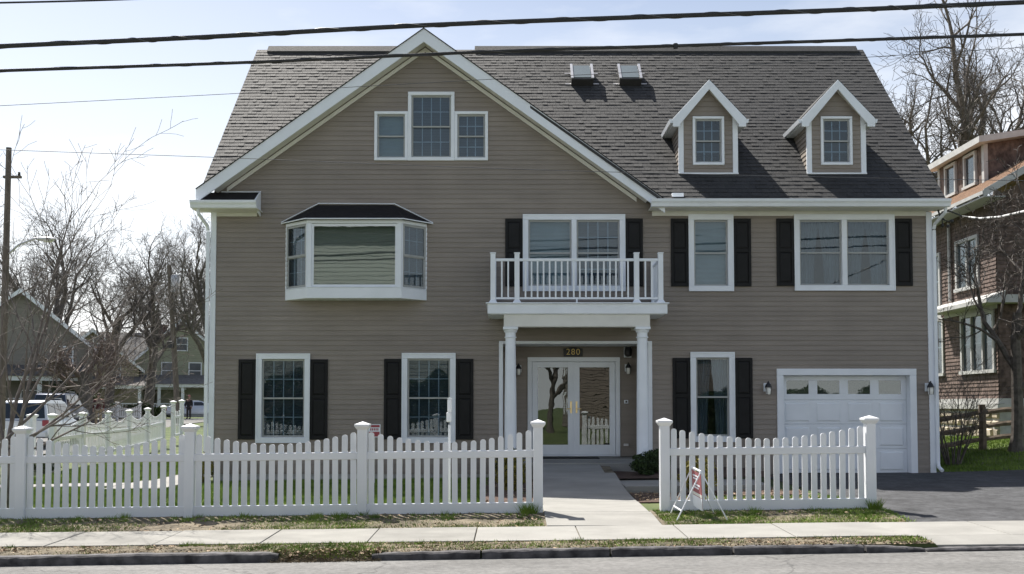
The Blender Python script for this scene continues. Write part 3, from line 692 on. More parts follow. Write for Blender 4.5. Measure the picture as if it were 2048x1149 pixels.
br = b.build('bay_roof', BLACKROOF, house)
b = MB()
for p, q in ((e[0], e[1]), (e[1], e[2]), (e[2], e[3])):
    b.tube([p + Vector((0, -.006, .006)), q + Vector((0, -.006, .006))], .014, 6)
for p, q in ((e[0], tp[0]), (tp[0], tp[1]), (tp[1], e[3])):
    o_ = Vector((0, -.012, .012)); b.tube([p + o_ + up, q + o_ + up * .5], .012, 6)
b.build('flashing', WHITE, br)

# ---------------- main roof
def rpt(x, y, o=0.0): return (x, y - o * MS / math.hypot(1, MS), zm(y) + o / math.hypot(1, MS))
gxr = GP + (GZP - EAVE_Z) / GS; yv = EAVE_Y + (GZP - EAVE_Z) / MS
yl = EAVE_Y + (zg(RX0) - EAVE_Z) / MS
roof = MB()
roof.prism([rpt(gxr, EAVE_Y), rpt(RX1, EAVE_Y), rpt(RX1, RIDGE_Y), rpt(GP, RIDGE_Y), rpt(GP, yv)], (0, 0, -.10))
roof.prism([rpt(RX0, yl), rpt(GP, yv), rpt(GP, RIDGE_Y), rpt(RX0, RIDGE_Y)], (0, 0, -.10))
by = 2 * RIDGE_Y - EAVE_Y
roof.prism([(RX0, by, EAVE_Z), (RX1, by, EAVE_Z), (RX1, RIDGE_Y, RIDGE_Z), (RX0, RIDGE_Y, RIDGE_Z)][::-1], (0, 0, -.10))
# gable roof planes
gl = GP - (GZP - EAVE_Z) / GS
roof.prism([(GP, -.36, GZP), (GP, yv, GZP), (gxr, EAVE_Y, EAVE_Z)][::-1], (0, 0, -.06))
roof.prism([(GP, -.36, GZP), (GP, yv, GZP), (RX0, yl, zg(RX0)), (RX0, -.36, zg(RX0))], (0, 0, -.06))
ro = roof.build('roof', SHING, house)
# shingles laid in courses on the front slope
U = Vector((1, 0, 0)); V = Vector((0, 1, MS)).normalized(); NN = Vector((0, -MS, 1)).normalized(); O = Vector((0, EAVE_Y, EAVE_Z))
slope = math.hypot(RIDGE_Y - EAVE_Y, RIDGE_Z - EAVE_Z); EXPO = 0.142
def tabbox(b, x0, x1, s0, th, ln):
    o = O + U * x0 + V * s0; a = U * (x1 - x0); v = V * ln; n = NN * th; lo_ = NN * 0.001
    k = len(b.v); b.v += [tuple(p) for p in (o, o + a, o + n, o + a + n, o + a + v + lo_, o + v + lo_)]
    b.f += [(k, k+1, k+3, k+2), (k+2, k+3, k+4, k+5), (k, k+2, k+5), (k+1, k+4, k+3)]
protos = {}
rnd = random.Random(3); rest = MB(); single = 0
rows = int(slope / EXPO)
cand = []
for r_ in range(rows):
    s0 = r_ * EXPO - .02; x = RX0 - rnd.uniform(0, .3)
    while x < RX1:
        wd = rnd.choice((.09, .11, .13, .16, .20)); x0, x1 = max(x, RX0), min(x + wd, RX1); x += wd
        if x1 - x0 < .03: continue
        y = (O + V * max(s0, 0)).y; xm_ = (x0 + x1) / 2
        if zg(xm_) > zm(y + .06) - .02 and y < yv: continue
        th = rnd.choice((.008, .009, .010, .011, .012, .013, .017, .018))
        cand.append((r_, x0, x1, s0, th, wd))
for (r_, x0, x1, s0, th, wd) in cand:
    if r_ < 9 and single < 300 and abs(x1 - x0 - wd) < 1e-6 and x0 > gxr - .5:
        key = (wd, th)
        if key not in protos:
            b = MB(); tabbox(b, 0, wd - .004, 0, th, EXPO + .03); b.v = [tuple(Vector(p) - O) for p in b.v]; protos[key] = b.mesh('shingle'); protos[key].materials.append(SHING)
        o = bpy.data.objects.new('shingle', protos[key]); C.objects.link(o); o.parent = ro; o.location = O + U * x0 + V * s0; single += 1
    else: tabbox(rest, x0 + .002, x1 - .002, s0, th, EXPO + .03)
rs = rest.build('shingle_courses', None, ro); struct(rs, 'stuff')
# joined shingles carry a random tint of their own per piece (colour of the granules)
SH2 = SHING.copy(); SH2.name = 'grey shingle courses'; t_ = SH2.node_tree
oi = [n for n in t_.nodes if n.type == 'OBJECT_INFO'][0]; gi = t_.nodes.new('ShaderNodeNewGeometry')
for l_ in list(oi.outputs['Random'].links): t_.links.new(gi.outputs['Random Per Island'], l_.to_socket)
rs.data.materials.append(SH2)
b = MB()
for x0, x1 in ((X(537, RIDGE_Y, 105), GP - .3), (GP + .9, X(1712, RIDGE_Y, 100))):
    b.prism([(x0, RIDGE_Y - .16, zm(RIDGE_Y - .16) + .075), (x0, RIDGE_Y, RIDGE_Z + .10), (x0, RIDGE_Y + .16, RIDGE_Z - .16 * MS + .075), (x0, RIDGE_Y + .14, RIDGE_Z - .16 * MS + .02), (x0, RIDGE_Y, RIDGE_Z + .03), (x0, RIDGE_Y - .14, zm(RIDGE_Y - .16) + .02)], (x1 - x0, 0, 0))
b.build('ridge_cap', SHING, ro)
# rake fascia and soffit of the gable
def rake(xa, za, xb, zb_, y0, y1, h, name, m, parent):
    b = MB(); b.prism([(xa, y0, za), (xb, y0, zb_), (xb, y0, zb_ - h), (xa, y0, za - h)], (0, y1 - y0, 0)); return bevel(b.build(name, m, parent), .004)
fh = .285
for s, xe in ((-1, X(392, -.37, 402)), (1, gxr + .02)):
    rake(GP, GZP + .03, xe, zg(xe) + .03, -.40, -.365, fh, 'rake_fascia', WHITE, ro)
    xs2 = xe + (-s) * .35
    rake(GP, GZP - .19, xs2, zg(xs2) - .19, -.364, -.022, .03, 'rake_soffit', CREAM, ro)
    xs3 = xe + (-s) * .55
    rake(GP, GZP - .25, xs3, zg(xs3) - .25, -.046, -.021, .09, 'frieze_board', CREAM, ro)
    rake(GP, GZP + .045, xe, zg(xe) + .045, -.43, -.30, .014, 'drip_edge', BLACKROOF, ro)
# eaves: gutter, soffit
def gutter(x0, x1, y, z, parent):
    pr = [(0, 0), (0, -.15), (-.075, -.15), (-.095, -.10), (-.10, -.075), (-.125, -.045), (-.125, 0), (-.118, 0), (-.115, -.03)]
    b = MB(); b.prism([(x0, y + a, z + c) for a, c in [(0, 0), (0, -.15), (-.075, -.15), (-.095, -.09), (-.105, -.075), (-.13, -.045), (-.13, 0)]], (x1 - x0, 0, 0))
    o = bevel(b.build('gutter', WHITE, parent), .004); MB().box(x0, x1, y - .138, y - .122, z - .018, z + .004).build('gutter_lip', WHITE, o); return o
gutter(X(1303, EAVE_Y - .1, 405), X(1903, EAVE_Y - .1, 405), EAVE_Y + .02, EAVE_Z + .0, ro)
gutter(X(379, EAVE_Y - .1, 410), X(512, EAVE_Y - .1, 410), EAVE_Y + .02, EAVE_Z - .03, ro)
MB().box(gxr - .28, RX1 + .02, EAVE_Y + .02, -.022, EAVE_Z - .16, EAVE_Z - .14).build('eave_soffit', CREAM, ro); MB().box(RX0 - .1, X(515, EAVE_Y, 410), EAVE_Y + .02, -.022, EAVE_Z - .19, EAVE_Z - .17).build('eave_soffit', CREAM, ro)
MB().box(gxr - .2, HX1 - .08, -.04, -.022, EAVE_Z - .26, EAVE_Z - .162).build('frieze_board', CREAM, ro); MB().box(HX0 + .08, X(515, 0, 420), -.04, -.022, EAVE_Z - .27, EAVE_Z - .192).build('frieze_board', CREAM, ro)
# little return roof at the left corner, its shade put in as black
xr_ = X(515, -.4, 390); ze = EAVE_Z - .03; zt = Z(386, 0)
b = MB(); b.prism([(RX0 - .05, EAVE_Y + .02, ze), (RX0 - .05, -.022, zt), (RX0 - .05, -.022, ze)], (xr_ - RX0, 0, 0)); rr = b.build('return_roof', BLACKROOF, ro)
b = MB(); b.prism([(xr_ - .048, EAVE_Y - .03, ze + .02), (xr_ - .048, -.022, zt + .03), (xr_ - .048, -.022, ze - .24), (xr_ - .048, EAVE_Y + .25, ze - .2)], (.025, 0, 0)); b.tube([(RX0 + .4, -.026, zt + .012), (xr_ - .05, -.026, zt + .012)], .012, 6); b.build('flashing', WHITE, rr)
MB().box(X(1345, -.45, 395), X(1368, -.45, 395), -.42, -.22, zm(-.4) + .02, zm(-.4) + .10).build('roof_debris', WHITE, ro)
# downspouts
for xd, top in ((HX0 - .04, EAVE_Z - .18), (HX1 + .02, EAVE_Z - .15)):
    b = MB(); sgn = -1 if xd < 0 else 1
    b.box(xd - .035 + sgn * .05, xd + .035 + sgn * .05, -.085, -.036, gz(xd, 0) + .22, top - .42)
    b.tube([(xd + sgn * .05, -.06, top - .40), (xd + sgn * .06, -.10, top - .30), (xd + sgn * .16, -.38, top - .10), (xd + sgn * .16, -.42, top + .03)], .038, 8)
    b.tube([(xd + sgn * .05, -.06, gz(xd, 0) + .24), (xd + sgn * .05, -.09, gz(xd, 0) + .14), (xd + sgn * .05, -.26, gz(xd, 0) + .07)], .04, 8)
    bevel(b.build('downspout', WHITE, house), .004)

# skylights
BRONZE = mat('dark bronze', (0.035, 0.033, 0.032), 0.5, 0.1)
for pl in (1140, 1235):
    pt, pb = 136, 170; 
    def on(px, py):                                   # where that sight line meets the roof
        lo_, hi_ = EAVE_Y, RIDGE_Y
        for _ in range(40):
            m_ = (lo_ + hi_) / 2
            if at(px, py, m_).z > zm(m_): lo_ = m_
            else: hi_ = m_
        return at(px, py, lo_)
    c0 = on(pl + 23, (pt + pb) / 2 + 6); hw, hl, hh = .27, .36, .20
    o = c0 - U * hw - V * hl
    sk = bevel(MB().obox(o, U * 2 * hw, V * 2 * hl, NN * hh).build('skylight', BRONZE, house), .012)
    MB().obox(o + U * .06 + V * .06 + NN * (hh + .001), U * (2 * hw - .12), V * (2 * hl - .12), NN * .012).build('pane', SKYG, sk)
    b = MB(); b.obox(o + U * -.01 + V * .0 + NN * (hh + .002), U * .06, V * 2 * hl, NN * .03); b.obox(o + U * (2 * hw - .05) + NN * (hh + .002), U * .06, V * 2 * hl, NN * .03); b.build('side_rail', ALU, sk)
    b = MB(); b.obox(o - U * .14 + V * .06 + NN * .022, U * (2 * hw + .28), V * .03, NN * .006); b.obox(o - U * .14 + V * (2 * hl - .12) + NN * .022, U * (2 * hw + .28), V * .03, NN * .006); b.build('flashing', ALU, sk)

# ---------------- dormers
for pc in (1416, 1672):
    yd = .24; xl_, xr2 = X(pc - 57, yd, 290), X(pc + 57, yd, 290); xc = (xl_ + xr2) / 2; hwd = (xr2 - xl_) / 2
    zb_ = zm(yd) + .01; zev = Z(228, yd - .15); zpk = Z(160, yd - .2); ov = .17; sl_ = (zpk - zev + .12) / (hwd + ov)
    zwall = lambda x: zpk - .10 - sl_ * abs(x - xc)
    d = bpy.data.objects.new('dormer', bpy.data.meshes.new('dormer')); C.objects.link(d); d.parent = house
    wx = (X(pc - 31, yd, 290), X(pc + 32, yd, 290)); wz = (Z(331, yd), Z(234, yd))
    zpeak = zpk - .14
    sbk = siding(d, yd, zb_, zpeak, .1045, lambda z: max(xl_, xc - (zpeak - z) / sl_ - .02), lambda z: min(xr2, xc + (zpeak - z) / sl_ + .02), [(wx[0] + .02, wx[1] - .02, wz[0] + .02, wz[1] - .02)])
    for xs_ in (xl_, xr2):                             # cheeks with clapboards
        sg = -1 if xs_ == xl_ else 1; z = zb_
        zc_ = zwall(xs_)
        sbk.quad((xs_, yd + .012, zb_), (xs_, yd + (zc_ - zb_) / MS, zc_), (xs_, yd + .012, zc_))
        while z < zc_ - .03:
            z1 = min(z + .1045, zc_); ya, yb2 = yd + .012 + (z - zb_) / MS, yd + .012
            b = MB(); b.quad((xs_ + sg * .02, yb2, z), (xs_ + sg * .02, ya + .02, z), (xs_ + sg * .004, ya + (z1 - z) / MS, z1), (xs_ + sg * .004, yb2, z1)); b.quad((xs_ + sg * .002, yb2, z), (xs_ + sg * .002, ya, z), (xs_ + sg * .02, ya, z), (xs_ + sg * .02, yb2, z))
            b.build('siding_board', SIDING, d); z = z1
    d.data.from_pydata(sbk.v, [], sbk.f); d.data.materials.append(SIDING)
    b = MB(); cb = .085
    for xs_, s in ((xl_, 1), (xr2, -1)): b.box(min(xs_ - s * .025, xs_ + s * cb), max(xs_ - s * .025, xs_ + s * cb), yd - .03, yd + .02, zb_ + .004, zwall(xs_) + .02)
    b.box(xl_ - .03, xr2 + .03, yd - .055, yd - .02, zb_ - .03, zb_ + .003); bevel(b.build('corner_board', WHITE, d), .004)
    yf = yd - .17; zr_ = zpk; yend = EAVE_Y + (zr_ - EAVE_Z) / MS
    b = MB()
    for s in (-1, 1):
        xe = xc + s * (hwd + ov); zee = zpk - sl_ * (hwd + ov); ye = EAVE_Y + (zee - EAVE_Z) / MS
        p = [(xc, yf, zpk), (xe, yf, zee), (xe, ye, zee), (xc, yend, zpk)]
        b.prism(p if s > 0 else p[::-1], (0, 0, .035))
    drf = b.build('dormer_roof', SHING, house)
    for s in (-1, 1):
        xe = xc + s * (hwd + ov); b = MB(); zee = zpk - sl_ * (hwd + ov)
        b.prism([(xc, yf - .02, zpk + .01), (xe, yf - .02, zee + .01), (xe, yf - .02, zee - .17), (xe - s * .16, yf - .02, zee - .17), (xe - s * .16, yf - .02, zee - .17 + sl_ * .0 + .06), (xc, yf - .02, zpk - .20)], (0, .03, 0))
        bevel(b.build('rake_fascia', WHITE, drf), .004)
        b = MB(); b.prism([(xc, yf + .011, zpk - .15), (xe - s * .1, yf + .011, zee - .15 + sl_ * .1), (xe - s * .1, yf + .011, zee - .17 + sl_ * .1), (xc, yf + .011, zpk - .17)], (0, .15, 0)); b.build('rake_soffit', CREAM, drf)
        ye = EAVE_Y + (zee - EAVE_Z) / MS
        b = MB(); x_ = xe; b.prism([(x_, yf + .012, zee), (x_ + s * .07, yf + .012, zee), (x_ + s * .05, yf + .012, zee - .08), (x_, yf + .012, zee - .08)], (0, ye - yf - .05, 0)); b.build('gutter', WHITE, drf)
        b = MB(); b.prism([(xe, yf + .012, zee - .10), (xe - s * (ov - .005), yf + .012, zee - .10), (xe - s * (ov - .005), yf + .012, zee - .085), (xe, yf + .012, zee - .085)], (0, ye - yf - .12, 0)); b.build('eave_soffit', WHITE, drf)
    window(wx[0], wx[1], wz[0], wz[1], yw=yd, cas=.055, cols=3, rows=2, cover='none')
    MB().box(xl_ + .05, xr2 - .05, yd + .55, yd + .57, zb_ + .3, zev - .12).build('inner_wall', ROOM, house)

lay_boards()

# ---------------- things fixed to the front
pl0, pl1 = X(1127, RY, 706), X(1165, RY, 706); pz0, pz1 = Z(714, RY) + .004, Z(698, RY)
plq = empty('house_number_plaque', 'black arched plaque with gold number 280 above the front doors', 'plaque')
b = MB(); n = 14; poly = [(pl0, RY - .05, pz0), (pl1, RY - .05, pz0)] + [(pl1 + (pl0 - pl1) * i / n, RY - .05, pz1 + .028 * math.sin(math.pi * i / n)) for i in range(n + 1)]
bevel(b.prism(poly, (0, .022, 0)).build('plate', BLACKM, plq), .004)
cu = bpy.data.curves.new('number', 'FONT'); cu.body = '280'; cu.align_x = 'CENTER'; cu.align_y = 'CENTER'; cu.size = .19; cu.extrude = .004; cu.space_character = 1.15
to = bpy.data.objects.new('number', cu); C.objects.link(to); bpy.context.view_layer.update()
me = bpy.data.meshes.new_from_object(to.evaluated_get(bpy.context.evaluated_depsgraph_get())); bpy.data.objects.remove(to)
no = link('number', me, GOLD, plq); no.location = ((pl0 + pl1) / 2, RY - .056, (pz0 + pz1) / 2 + .01); no.rotation_euler = (R(90), 0, 0)

def lantern(px, py, yw, label, k=1.0):
    p = at(px, py, yw); r = empty('wall_lantern', label, 'wall lamp', 'black wall lanterns')
    x, z = 0, 0
    bevel(MB().box(-.07 * k, .07 * k, -.03, -.004, -.07 * k, .11 * k).build('backplate', WHITE, r), .006)
    MB().tube([(0, -.03, .05 * k), (0, -.08, .12 * k), (0, -.13, .13 * k), (0, -.14, .09 * k)], .012, 8).build('arm', BLACKM, r)
    MB().lathe([(.012, .15 * k), (.018, .12 * k), (.05 * k, .08 * k), (.072 * k, .03 * k), (.072 * k, .015 * k)], (0, -.14, 0), 14).build('hood', BLACKM, r, True)
    MB().lathe([(.052 * k, .014 * k), (.06 * k, -.03 * k), (.052 * k, -.13 * k), (.02, -.135 * k)], (0, -.14, 0), 14).build('glass', LAMPG, r, True)
    b = MB()
    for i in range(4):
        a = math.pi / 4 + i * math.pi / 2; b.tube([(.062 * k * math.cos(a), -.14 + .062 * k * math.sin(a), .014 * k), (.056 * k * math.cos(a), -.14 + .056 * k * math.sin(a), -.135 * k)], .006, 5)
    b.build('cage', BLACKM, r); place(r, (p.x, yw - .018, p.z)); return r
lantern(1533, 777, 0, 'black wall lantern between the lower window and the garage door')
lantern(1855, 777, 0, 'black wall lantern right of the garage door by the corner')
lantern(1255, 738, RY, 'black wall lantern in the porch right of the doors', .9)
lantern(1037, 740, RY, 'black wall lantern in the porch half hidden behind the left column', .9)
p = at(1255, 704, RY); r = empty('security_light', 'dark bell shaped security light above the porch lantern', 'lamp')
bevel(MB().box(-.085, .085, -.025, -.004, -.13, .10).build('backplate', WHITE, r), .006)
MB().lathe([(.03, .13), (.06, .10), (.085, .02), (.09, -.06), (.07, -.10), (.02, -.12)], (0, -.12, 0), 16).build('hood', BLACKM, r, True); MB().lathe([(.01, .155), (.045, .14), (.055, .105), (.03, .10)], (0, -.12, 0), 14).build('sensor', LAMPG, r, True); place(r, (p.x, RY - .018, p.z))
p = at(1252, 804, RY); r = empty('door_chime', 'small white door chime box right of the doors', 'door bell'); bevel(MB().box(-.045, .045, -.03, 0, -.04, .04).build('case', WHITE, r), .004); MB().box(-.02, .02, -.034, -.0302, -.02, .02).build('button', BLACKM, r); place(r, (p.x, RY - .02, p.z))
p = at(1252, 890, RY); r = empty('wall_vent', 'small grey vent low on the porch wall right of doors', 'vent'); bevel(MB().box(-.055, .055, -.025, 0, -.03, .03).build('case', ALU, r), .004); MB().box(-.05, .05, -.04, -.0255, .01, .025).build('hood', ALU, r); place(r, (p.x, RY - .02, p.z))
r = tag(bevel(MB().box(X(1085, .3, 917), X(1198, .3, 917), .12, .78, PZ - .009, PZ + .006).build('door_mat', RUBBER), .003), 'flat black door mat in front of the glass doors', 'door mat')

# ------------------------------------------------------------------ picket fences
def picket_mesh(wd, h, th, rnd_top=True):
    n = 7; pts = [(-wd/2, 0), (wd/2, 0)]
    r = wd / 2
    for i in range(n + 1):
        a = math.pi * i / n; pts.append((r * math.cos(a), h - r * 0.85 + r * 0.85 * math.sin(a)))
    return MB().prism([(x, -th/2, z) for x, z in pts], (0, th, 0)).mesh('picket')
_pk = {}
def picket(parent, p, h, ang, wd=.081, th=.022):
    key = (round(h, 3), wd, th)
    if key not in _pk: _pk[key] = picket_mesh(wd, h, th); _pk[key].materials.append(VINYL)
    o = bpy.data.objects.new('picket', _pk[key]); C.objects.link(o); o.parent = parent; o.location = p; o.rotation_euler = (random.uniform(-.004, .004), random.uniform(-.006, .006), ang); return o
def fpost(parent, x, y, z, h, w=.135, ang=0.0):
    b = MB(); a = w / 2; b.box(-a, a, -a, a, -.15, h - .085); o = bevel(b.build('post', VINYL, parent), .008, 2)
    c = MB(); q = a + .038; zz = h - .085
    def ring(s, z): return [(-s, -s, z), (s, -s, z), (s, s, z), (-s, s, z)]
    rs_ = [ring(a + .004, zz - .03), ring(a + .03, zz + .005), ring(q, zz + .02), ring(q, zz + .045), ring(q - .02, zz + .052)]
    for r_ in rs_: c.v += r_
    for i in range(4):
        for k in range(4): c.f.append((i*4+k, i*4+(k+1)%4, (i+1)*4+(k+1)%4, (i+1)*4+k))
    c.v.append((0, 0, zz + .085)); c.f += [(16+k, 16+(k+1)%4, 20) for k in range(4)]; c.f.append((3, 2, 1, 0))
    co = c.build('post_cap', VINYL, o); o.location = (x, y, z); o.rotation_euler = (0, 0, ang); return o
def fence_run(root, pts, n_list, zf, post_h=1.34, hi=1.20, lo=1.03, wd=.081, th=.022, rail=(.80, .905), board=(.012, .165), pw=.135, posts=None, solid=True):
    for i, (x, y) in enumerate(pts):
        if posts is None or posts[i]:
            a = 0 if i + 1 >= len(pts) else math.atan2(pts[i+1][1] - y, pts[i+1][0] - x)
            if i + 1 >= len(pts): a = math.atan2(y - pts[i-1][1], x - pts[i-1][0])
            fpost(root, x, y, zf(x, y), post_h, pw, a)
    for i in range(len(pts) - 1):
        a = Vector((*pts[i], zf(*pts[i]))); c = Vector((*pts[i+1], zf(*pts[i+1]))); d = c - a; ln = d.length; d.normalize(); ang = math.atan2(d.y, d.x)
        hor = Vector((d.x, d.y, 0)).normalized(); nn = Vector((-hor.y, hor.x, 0)); g = pw / 2 - .005
        p0, L_ = a + d * g, ln - 2 * g; tk = .042
        bevel(MB().obox(p0 - nn * tk / 2 + Vector((0, 0, rail[0])), d * L_, nn * tk, (0, 0, rail[1] - rail[0])).build('rail', VINYL, root), .006)
        bevel(MB().obox(p0 - nn * tk / 2 + Vector((0, 0, board[0])), d * L_, nn * tk, (0, 0, board[1] - board[0])).build('base_rail', VINYL, root), .006)
        n = n_list[i]
        for k in range(n):
            t = (k + .5) / n; h = lo + (hi - lo) * (2 * abs(t - .5)) ** 1.7
            p = p0 + d * (L_ * t) + Vector((0, 0, board[0] + .05)); picket(root, p, round(h - board[0] - .05, 3), ang, wd, th)
pxf = [X(q, FY, 930) for q in (44, 380, 725, 1076)]
f1 = empty('picket_fence', 'long white scalloped picket fence left of the front walk', 'fence')
fence_run(f1, [(-9.42, FY)] + [(x, FY) for x in pxf], [18, 18, 18, 18], gz)
f2 = empty('picket_fence', 'single white scalloped picket fence panel between the walk and the driveway', 'fence')
fence_run(f2, [(X(1329, FY, 930), FY), (X(1740, FY, 930), FY)], [21], gz)
# scalloped fence along the side boundary, receding
f3 = empty('picket_fence', 'white scalloped picket fence receding beside the parked white vehicle', 'fence')
sp = [(X(105, 3.9, 870) - .29 * i, 3.9 + 2.42 * i) for i in range(6)]
def szf(x, y): return gz(x, y) + .16 + .010 * (y - 3.9)
fence_run(f3, sp, [17] * 5, szf, 1.32, 1.2, .95, .045, .016, rail=(.62, .71), board=(.05, .14))
f4 = empty('picket_fence', 'short white scalloped fence piece at the left edge by the tree', 'fence')
fence_run(f4, [(X(64, 4.2, 870), 4.2), (X(-60, 2.2, 870), 2.2)], [17], szf, 1.32, 1.2, .95, .045, .016, rail=(.62, .71), board=(.05, .14))
f5 = empty('garden_gate', 'white gate posts at the far end of the side fence', 'gate')
ga_, gb_ = (X(346, 17.4, 850), 17.4), (X(363, 18.4, 850), 18.4)
fence_run(f5, [ga_, gb_], [5], szf, 1.45, 1.15, 1.0, .05, .02, rail=(.75, .84), board=(.05, .14))

# ------------------------------------------------------------------ grass and litter (nobody could count them)
def blades(name, area, n, h0, h1, m, zf=gz, wdt=.006, patch=None, seed=1, lean=.5):
    g = np.random.default_rng(seed); x0, x1, y0, y1 = area
    x = g.uniform(x0, x1, n); y = g.uniform(y0, y1, n)
    if patch is not None:
        k = patch(x, y, g); x, y = x[k], y[k]
    n = len(x); z = np.array([zf(a, c) for a, c in zip(x, y)]) - .004
    a = g.uniform(0, 2 * np.pi, n); h = g.uniform(h0, h1, n); wd = wdt * g.uniform(.7, 1.5, n)
    dx, dy = np.cos(a) * wd, np.sin(a) * wd; lx, ly = g.normal(0, lean, n) * h, g.normal(0, lean, n) * h
    P = np.stack([np.stack([x - dx, y - dy, z], 1), np.stack([x + dx, y + dy, z], 1), np.stack([x + lx, y + ly, z + h], 1)], 1)
    return struct(link(name, tri_mesh(name, P), m), 'stuff')
def fbm(x, y, s, seed):
    g = np.random.default_rng(seed); v = 0
    for o in range(4):
        a, c, p, q = g.uniform(0, 6.28, 4); k = s * 1.9 ** o; th = a
        v = v + (np.sin(k * (x * np.cos(th) + y * np.sin(th)) + p) + np.sin(k * 1.37 * (-x * np.sin(th * 1.7) + y * np.cos(th * 1.7)) + q)) / 1.7 ** o
    return v
def avoid(x, y):
    ok = np.ones(len(x), bool)
    ok &= ~((y > -1.95) & (y < 0.25) & (x > -7.95) & (x < -6.65)); ok &= ~((y > -1.25) & (y < -.4) & (x < -6.7))
    return ok
blades('lawn_grass', (-13.5, W0 - .02, FY + .12, -.05), 190000, .03, .075, GRASS, patch=lambda x, y, g: avoid(x, y) & ~((x > -.45) & (y > -5.75) & (g.uniform(0, 1, len(x)) > .06)), seed=2)
blades('lawn_grass', (-13.0, -6.5, -.05, 9), 60000, .03, .075, GRASS, patch=lambda x, y, g: avoid(x, y) & (x > -11.3 - .12 * (y - 4)) & ~((x > -7.75) & (y < 3.3)), seed=3, wdt=.008)
blades('lawn_grass', (W1 + .8, DRV0, FY + .1, -5.0), 16000, .03, .08, GRASS, seed=4)
blades('lawn_grass', (9.3, 18, 0.3, 9), 60000, .03, .08, GRASS, seed=5, wdt=.008)
fv = lambda x, y, g: (fbm(x, y, 1.3, 5) + 1.1 * (y - (FY - .75)) * -.6 > g.normal(-.25, .9, len(x)))
blades('verge_grass', (-12, W0 - .04, SW1 + .02, FY + .1), 80000, .015, .06, GRASS, patch=fv, seed=6)
blades('verge_grass', (W1 + .05, DRV0 + .12, SW1 + .02, FY + .1), 32000, .015, .06, GRASS, patch=fv, seed=7)
def kv(x, y, g): return (y > -9.88 + .025 * x + .13) & (fbm(x, y, 1.1, 11) + .9 * (x > .2) + .7 * (x < -4.2) > g.normal(.75, .8, len(x)))
blades('verge_grass', (-12, X(1836, -9.2, 1070), -10.1, SW0 - .01), 60000, .012, .05, GRASS, zf=lambda x, y: gz(x, y) + .012, patch=kv, seed=8)
dv = lambda x, y, g: (y > -9.88 + .025 * x + .12)
blades('dry_grass', (-12, X(1836, -9.2, 1070), -10.1, SW0 - .01), 45000, .006, .03, DRYGRASS, zf=lambda x, y: gz(x, y) + .012, patch=dv, seed=9, wdt=.007, lean=1.5)
blades('dry_grass', (-12, W0 - .04, SW1 + .02, FY + .1), 24000, .006, .03, DRYGRASS, seed=10, wdt=.007, lean=1.5)
blades('dry_grass', (W1 + .05, DRV0, SW1 + .02, FY + .1), 9000, .006, .03, DRYGRASS, seed=12, wdt=.007, lean=1.5)
blades('dry_grass', (gx0 - .1, gx1 + .1, -10.02, -9.7), 9000, .005, .025, DRYGRASS, zf=lambda x, y: gz(x, -9.8) - .10 + .12 * min(1, max(0, (y - kerb_y(x) + .06) / .15)), seed=13, wdt=.008, lean=1.5)
blades('verge_grass', (gx0 - .1, gx1 + .1, -9.92, -9.7), 1400, .012, .05, GRASS, zf=lambda x, y: gz(x, -9.8) - .10 + .12 * min(1, max(0, (y - kerb_y(x) + .06) / .15)), seed=14)
def tufts(name, spots, seed):
    g = np.random.default_rng(seed); P = []
    for (x, y, k, h) in spots:
        a = g.uniform(0, 6.28, k); r = g.uniform(0, .05, k); bx, by_ = x + r * np.cos(a), y + r * np.sin(a); hh = g.uniform(.5, 1, k) * h
        z = np.array([gz(p, q) for p, q in zip(bx, by_)]); o = g.uniform(.2, .8, k) * hh; w_ = .005
        P.append(np.stack([np.stack([bx - w_, by_, z], 1), np.stack([bx + w_, by_, z], 1), np.stack([bx + o * np.cos(a), by_ + o * np.sin(a), z + hh], 1)], 1))
    return struct(link(name, tri_mesh(name, np.concatenate(P)), GRASS), 'stuff')
g_ = np.random.default_rng(31)
sp_ = [(x, FY - g_.uniform(.06, .5), 22, g_.uniform(.05, .12)) for x in g_.uniform(-8, W0 - .1, 80)] + [(x, FY - g_.uniform(.06, .5), 22, g_.uniform(.05, .12)) for x in g_.uniform(W1 + .1, DRV0, 24)] + [(pxf[3] + g_.uniform(-.25, -.0), FY - .12, 30, .2) for _ in range(6)] + [(DRV0 - g_.uniform(0, .25), FY - .1, 30, .2) for _ in range(6)]
tufts('grass_tufts', sp_, 33)
tufts('grass_tufts', [(x, g_.uniform(-9.45, -9.25), 20, g_.uniform(.04, .085)) for x in g_.uniform(-7.5, 4.8, 60)], 34)
# fallen leaves and chips
def litter(name, area, n, m, seed, s=(.012, .035), zf=gz, zo=.02):
    g = np.random.default_rng(seed); x = g.uniform(area[0], area[1], n); y = g.uniform(area[2], area[3], n)
    z = np.array([zf(a, c) for a, c in zip(x, y)]) + zo; c = np.stack([x, y, z], 1)
    a = g.normal(0, 1, (n, 3)); a[:, 2] *= .35; a /= np.linalg.norm(a, axis=1, keepdims=True); k = g.normal(0, 1, (n, 3)); k[:, 2] *= .35; k -= a * (a * k).sum(1, keepdims=True); k /= np.linalg.norm(k, axis=1, keepdims=True)
    sz = g.uniform(s[0], s[1], (n, 1)); t1 = np.stack([c - a * sz, c + k * sz * .6, c + a * sz], 1); t2 = np.stack([c - a * sz, c + a * sz, c - k * sz * .6], 1)
    return struct(link(name, tri_mesh(name, np.concatenate([t1, t2])), m), 'stuff')
LEAF = mat('dead leaf', (0.24, 0.15, 0.09), 0.85, 0.45, 30, col2=(0.50, 0.38, 0.25))
litter('leaf_litter', (-12, W0 - .05, SW1 + .03, FY + .1), 1500, LEAF, 41)
litter('leaf_litter', (W1 + .05, DRV0, SW1 + .03, FY + .1), 700, LEAF, 42)
litter('leaf_litter', (-12, 4.8, -9.75, SW0 - .02), 1400, LEAF, 43)
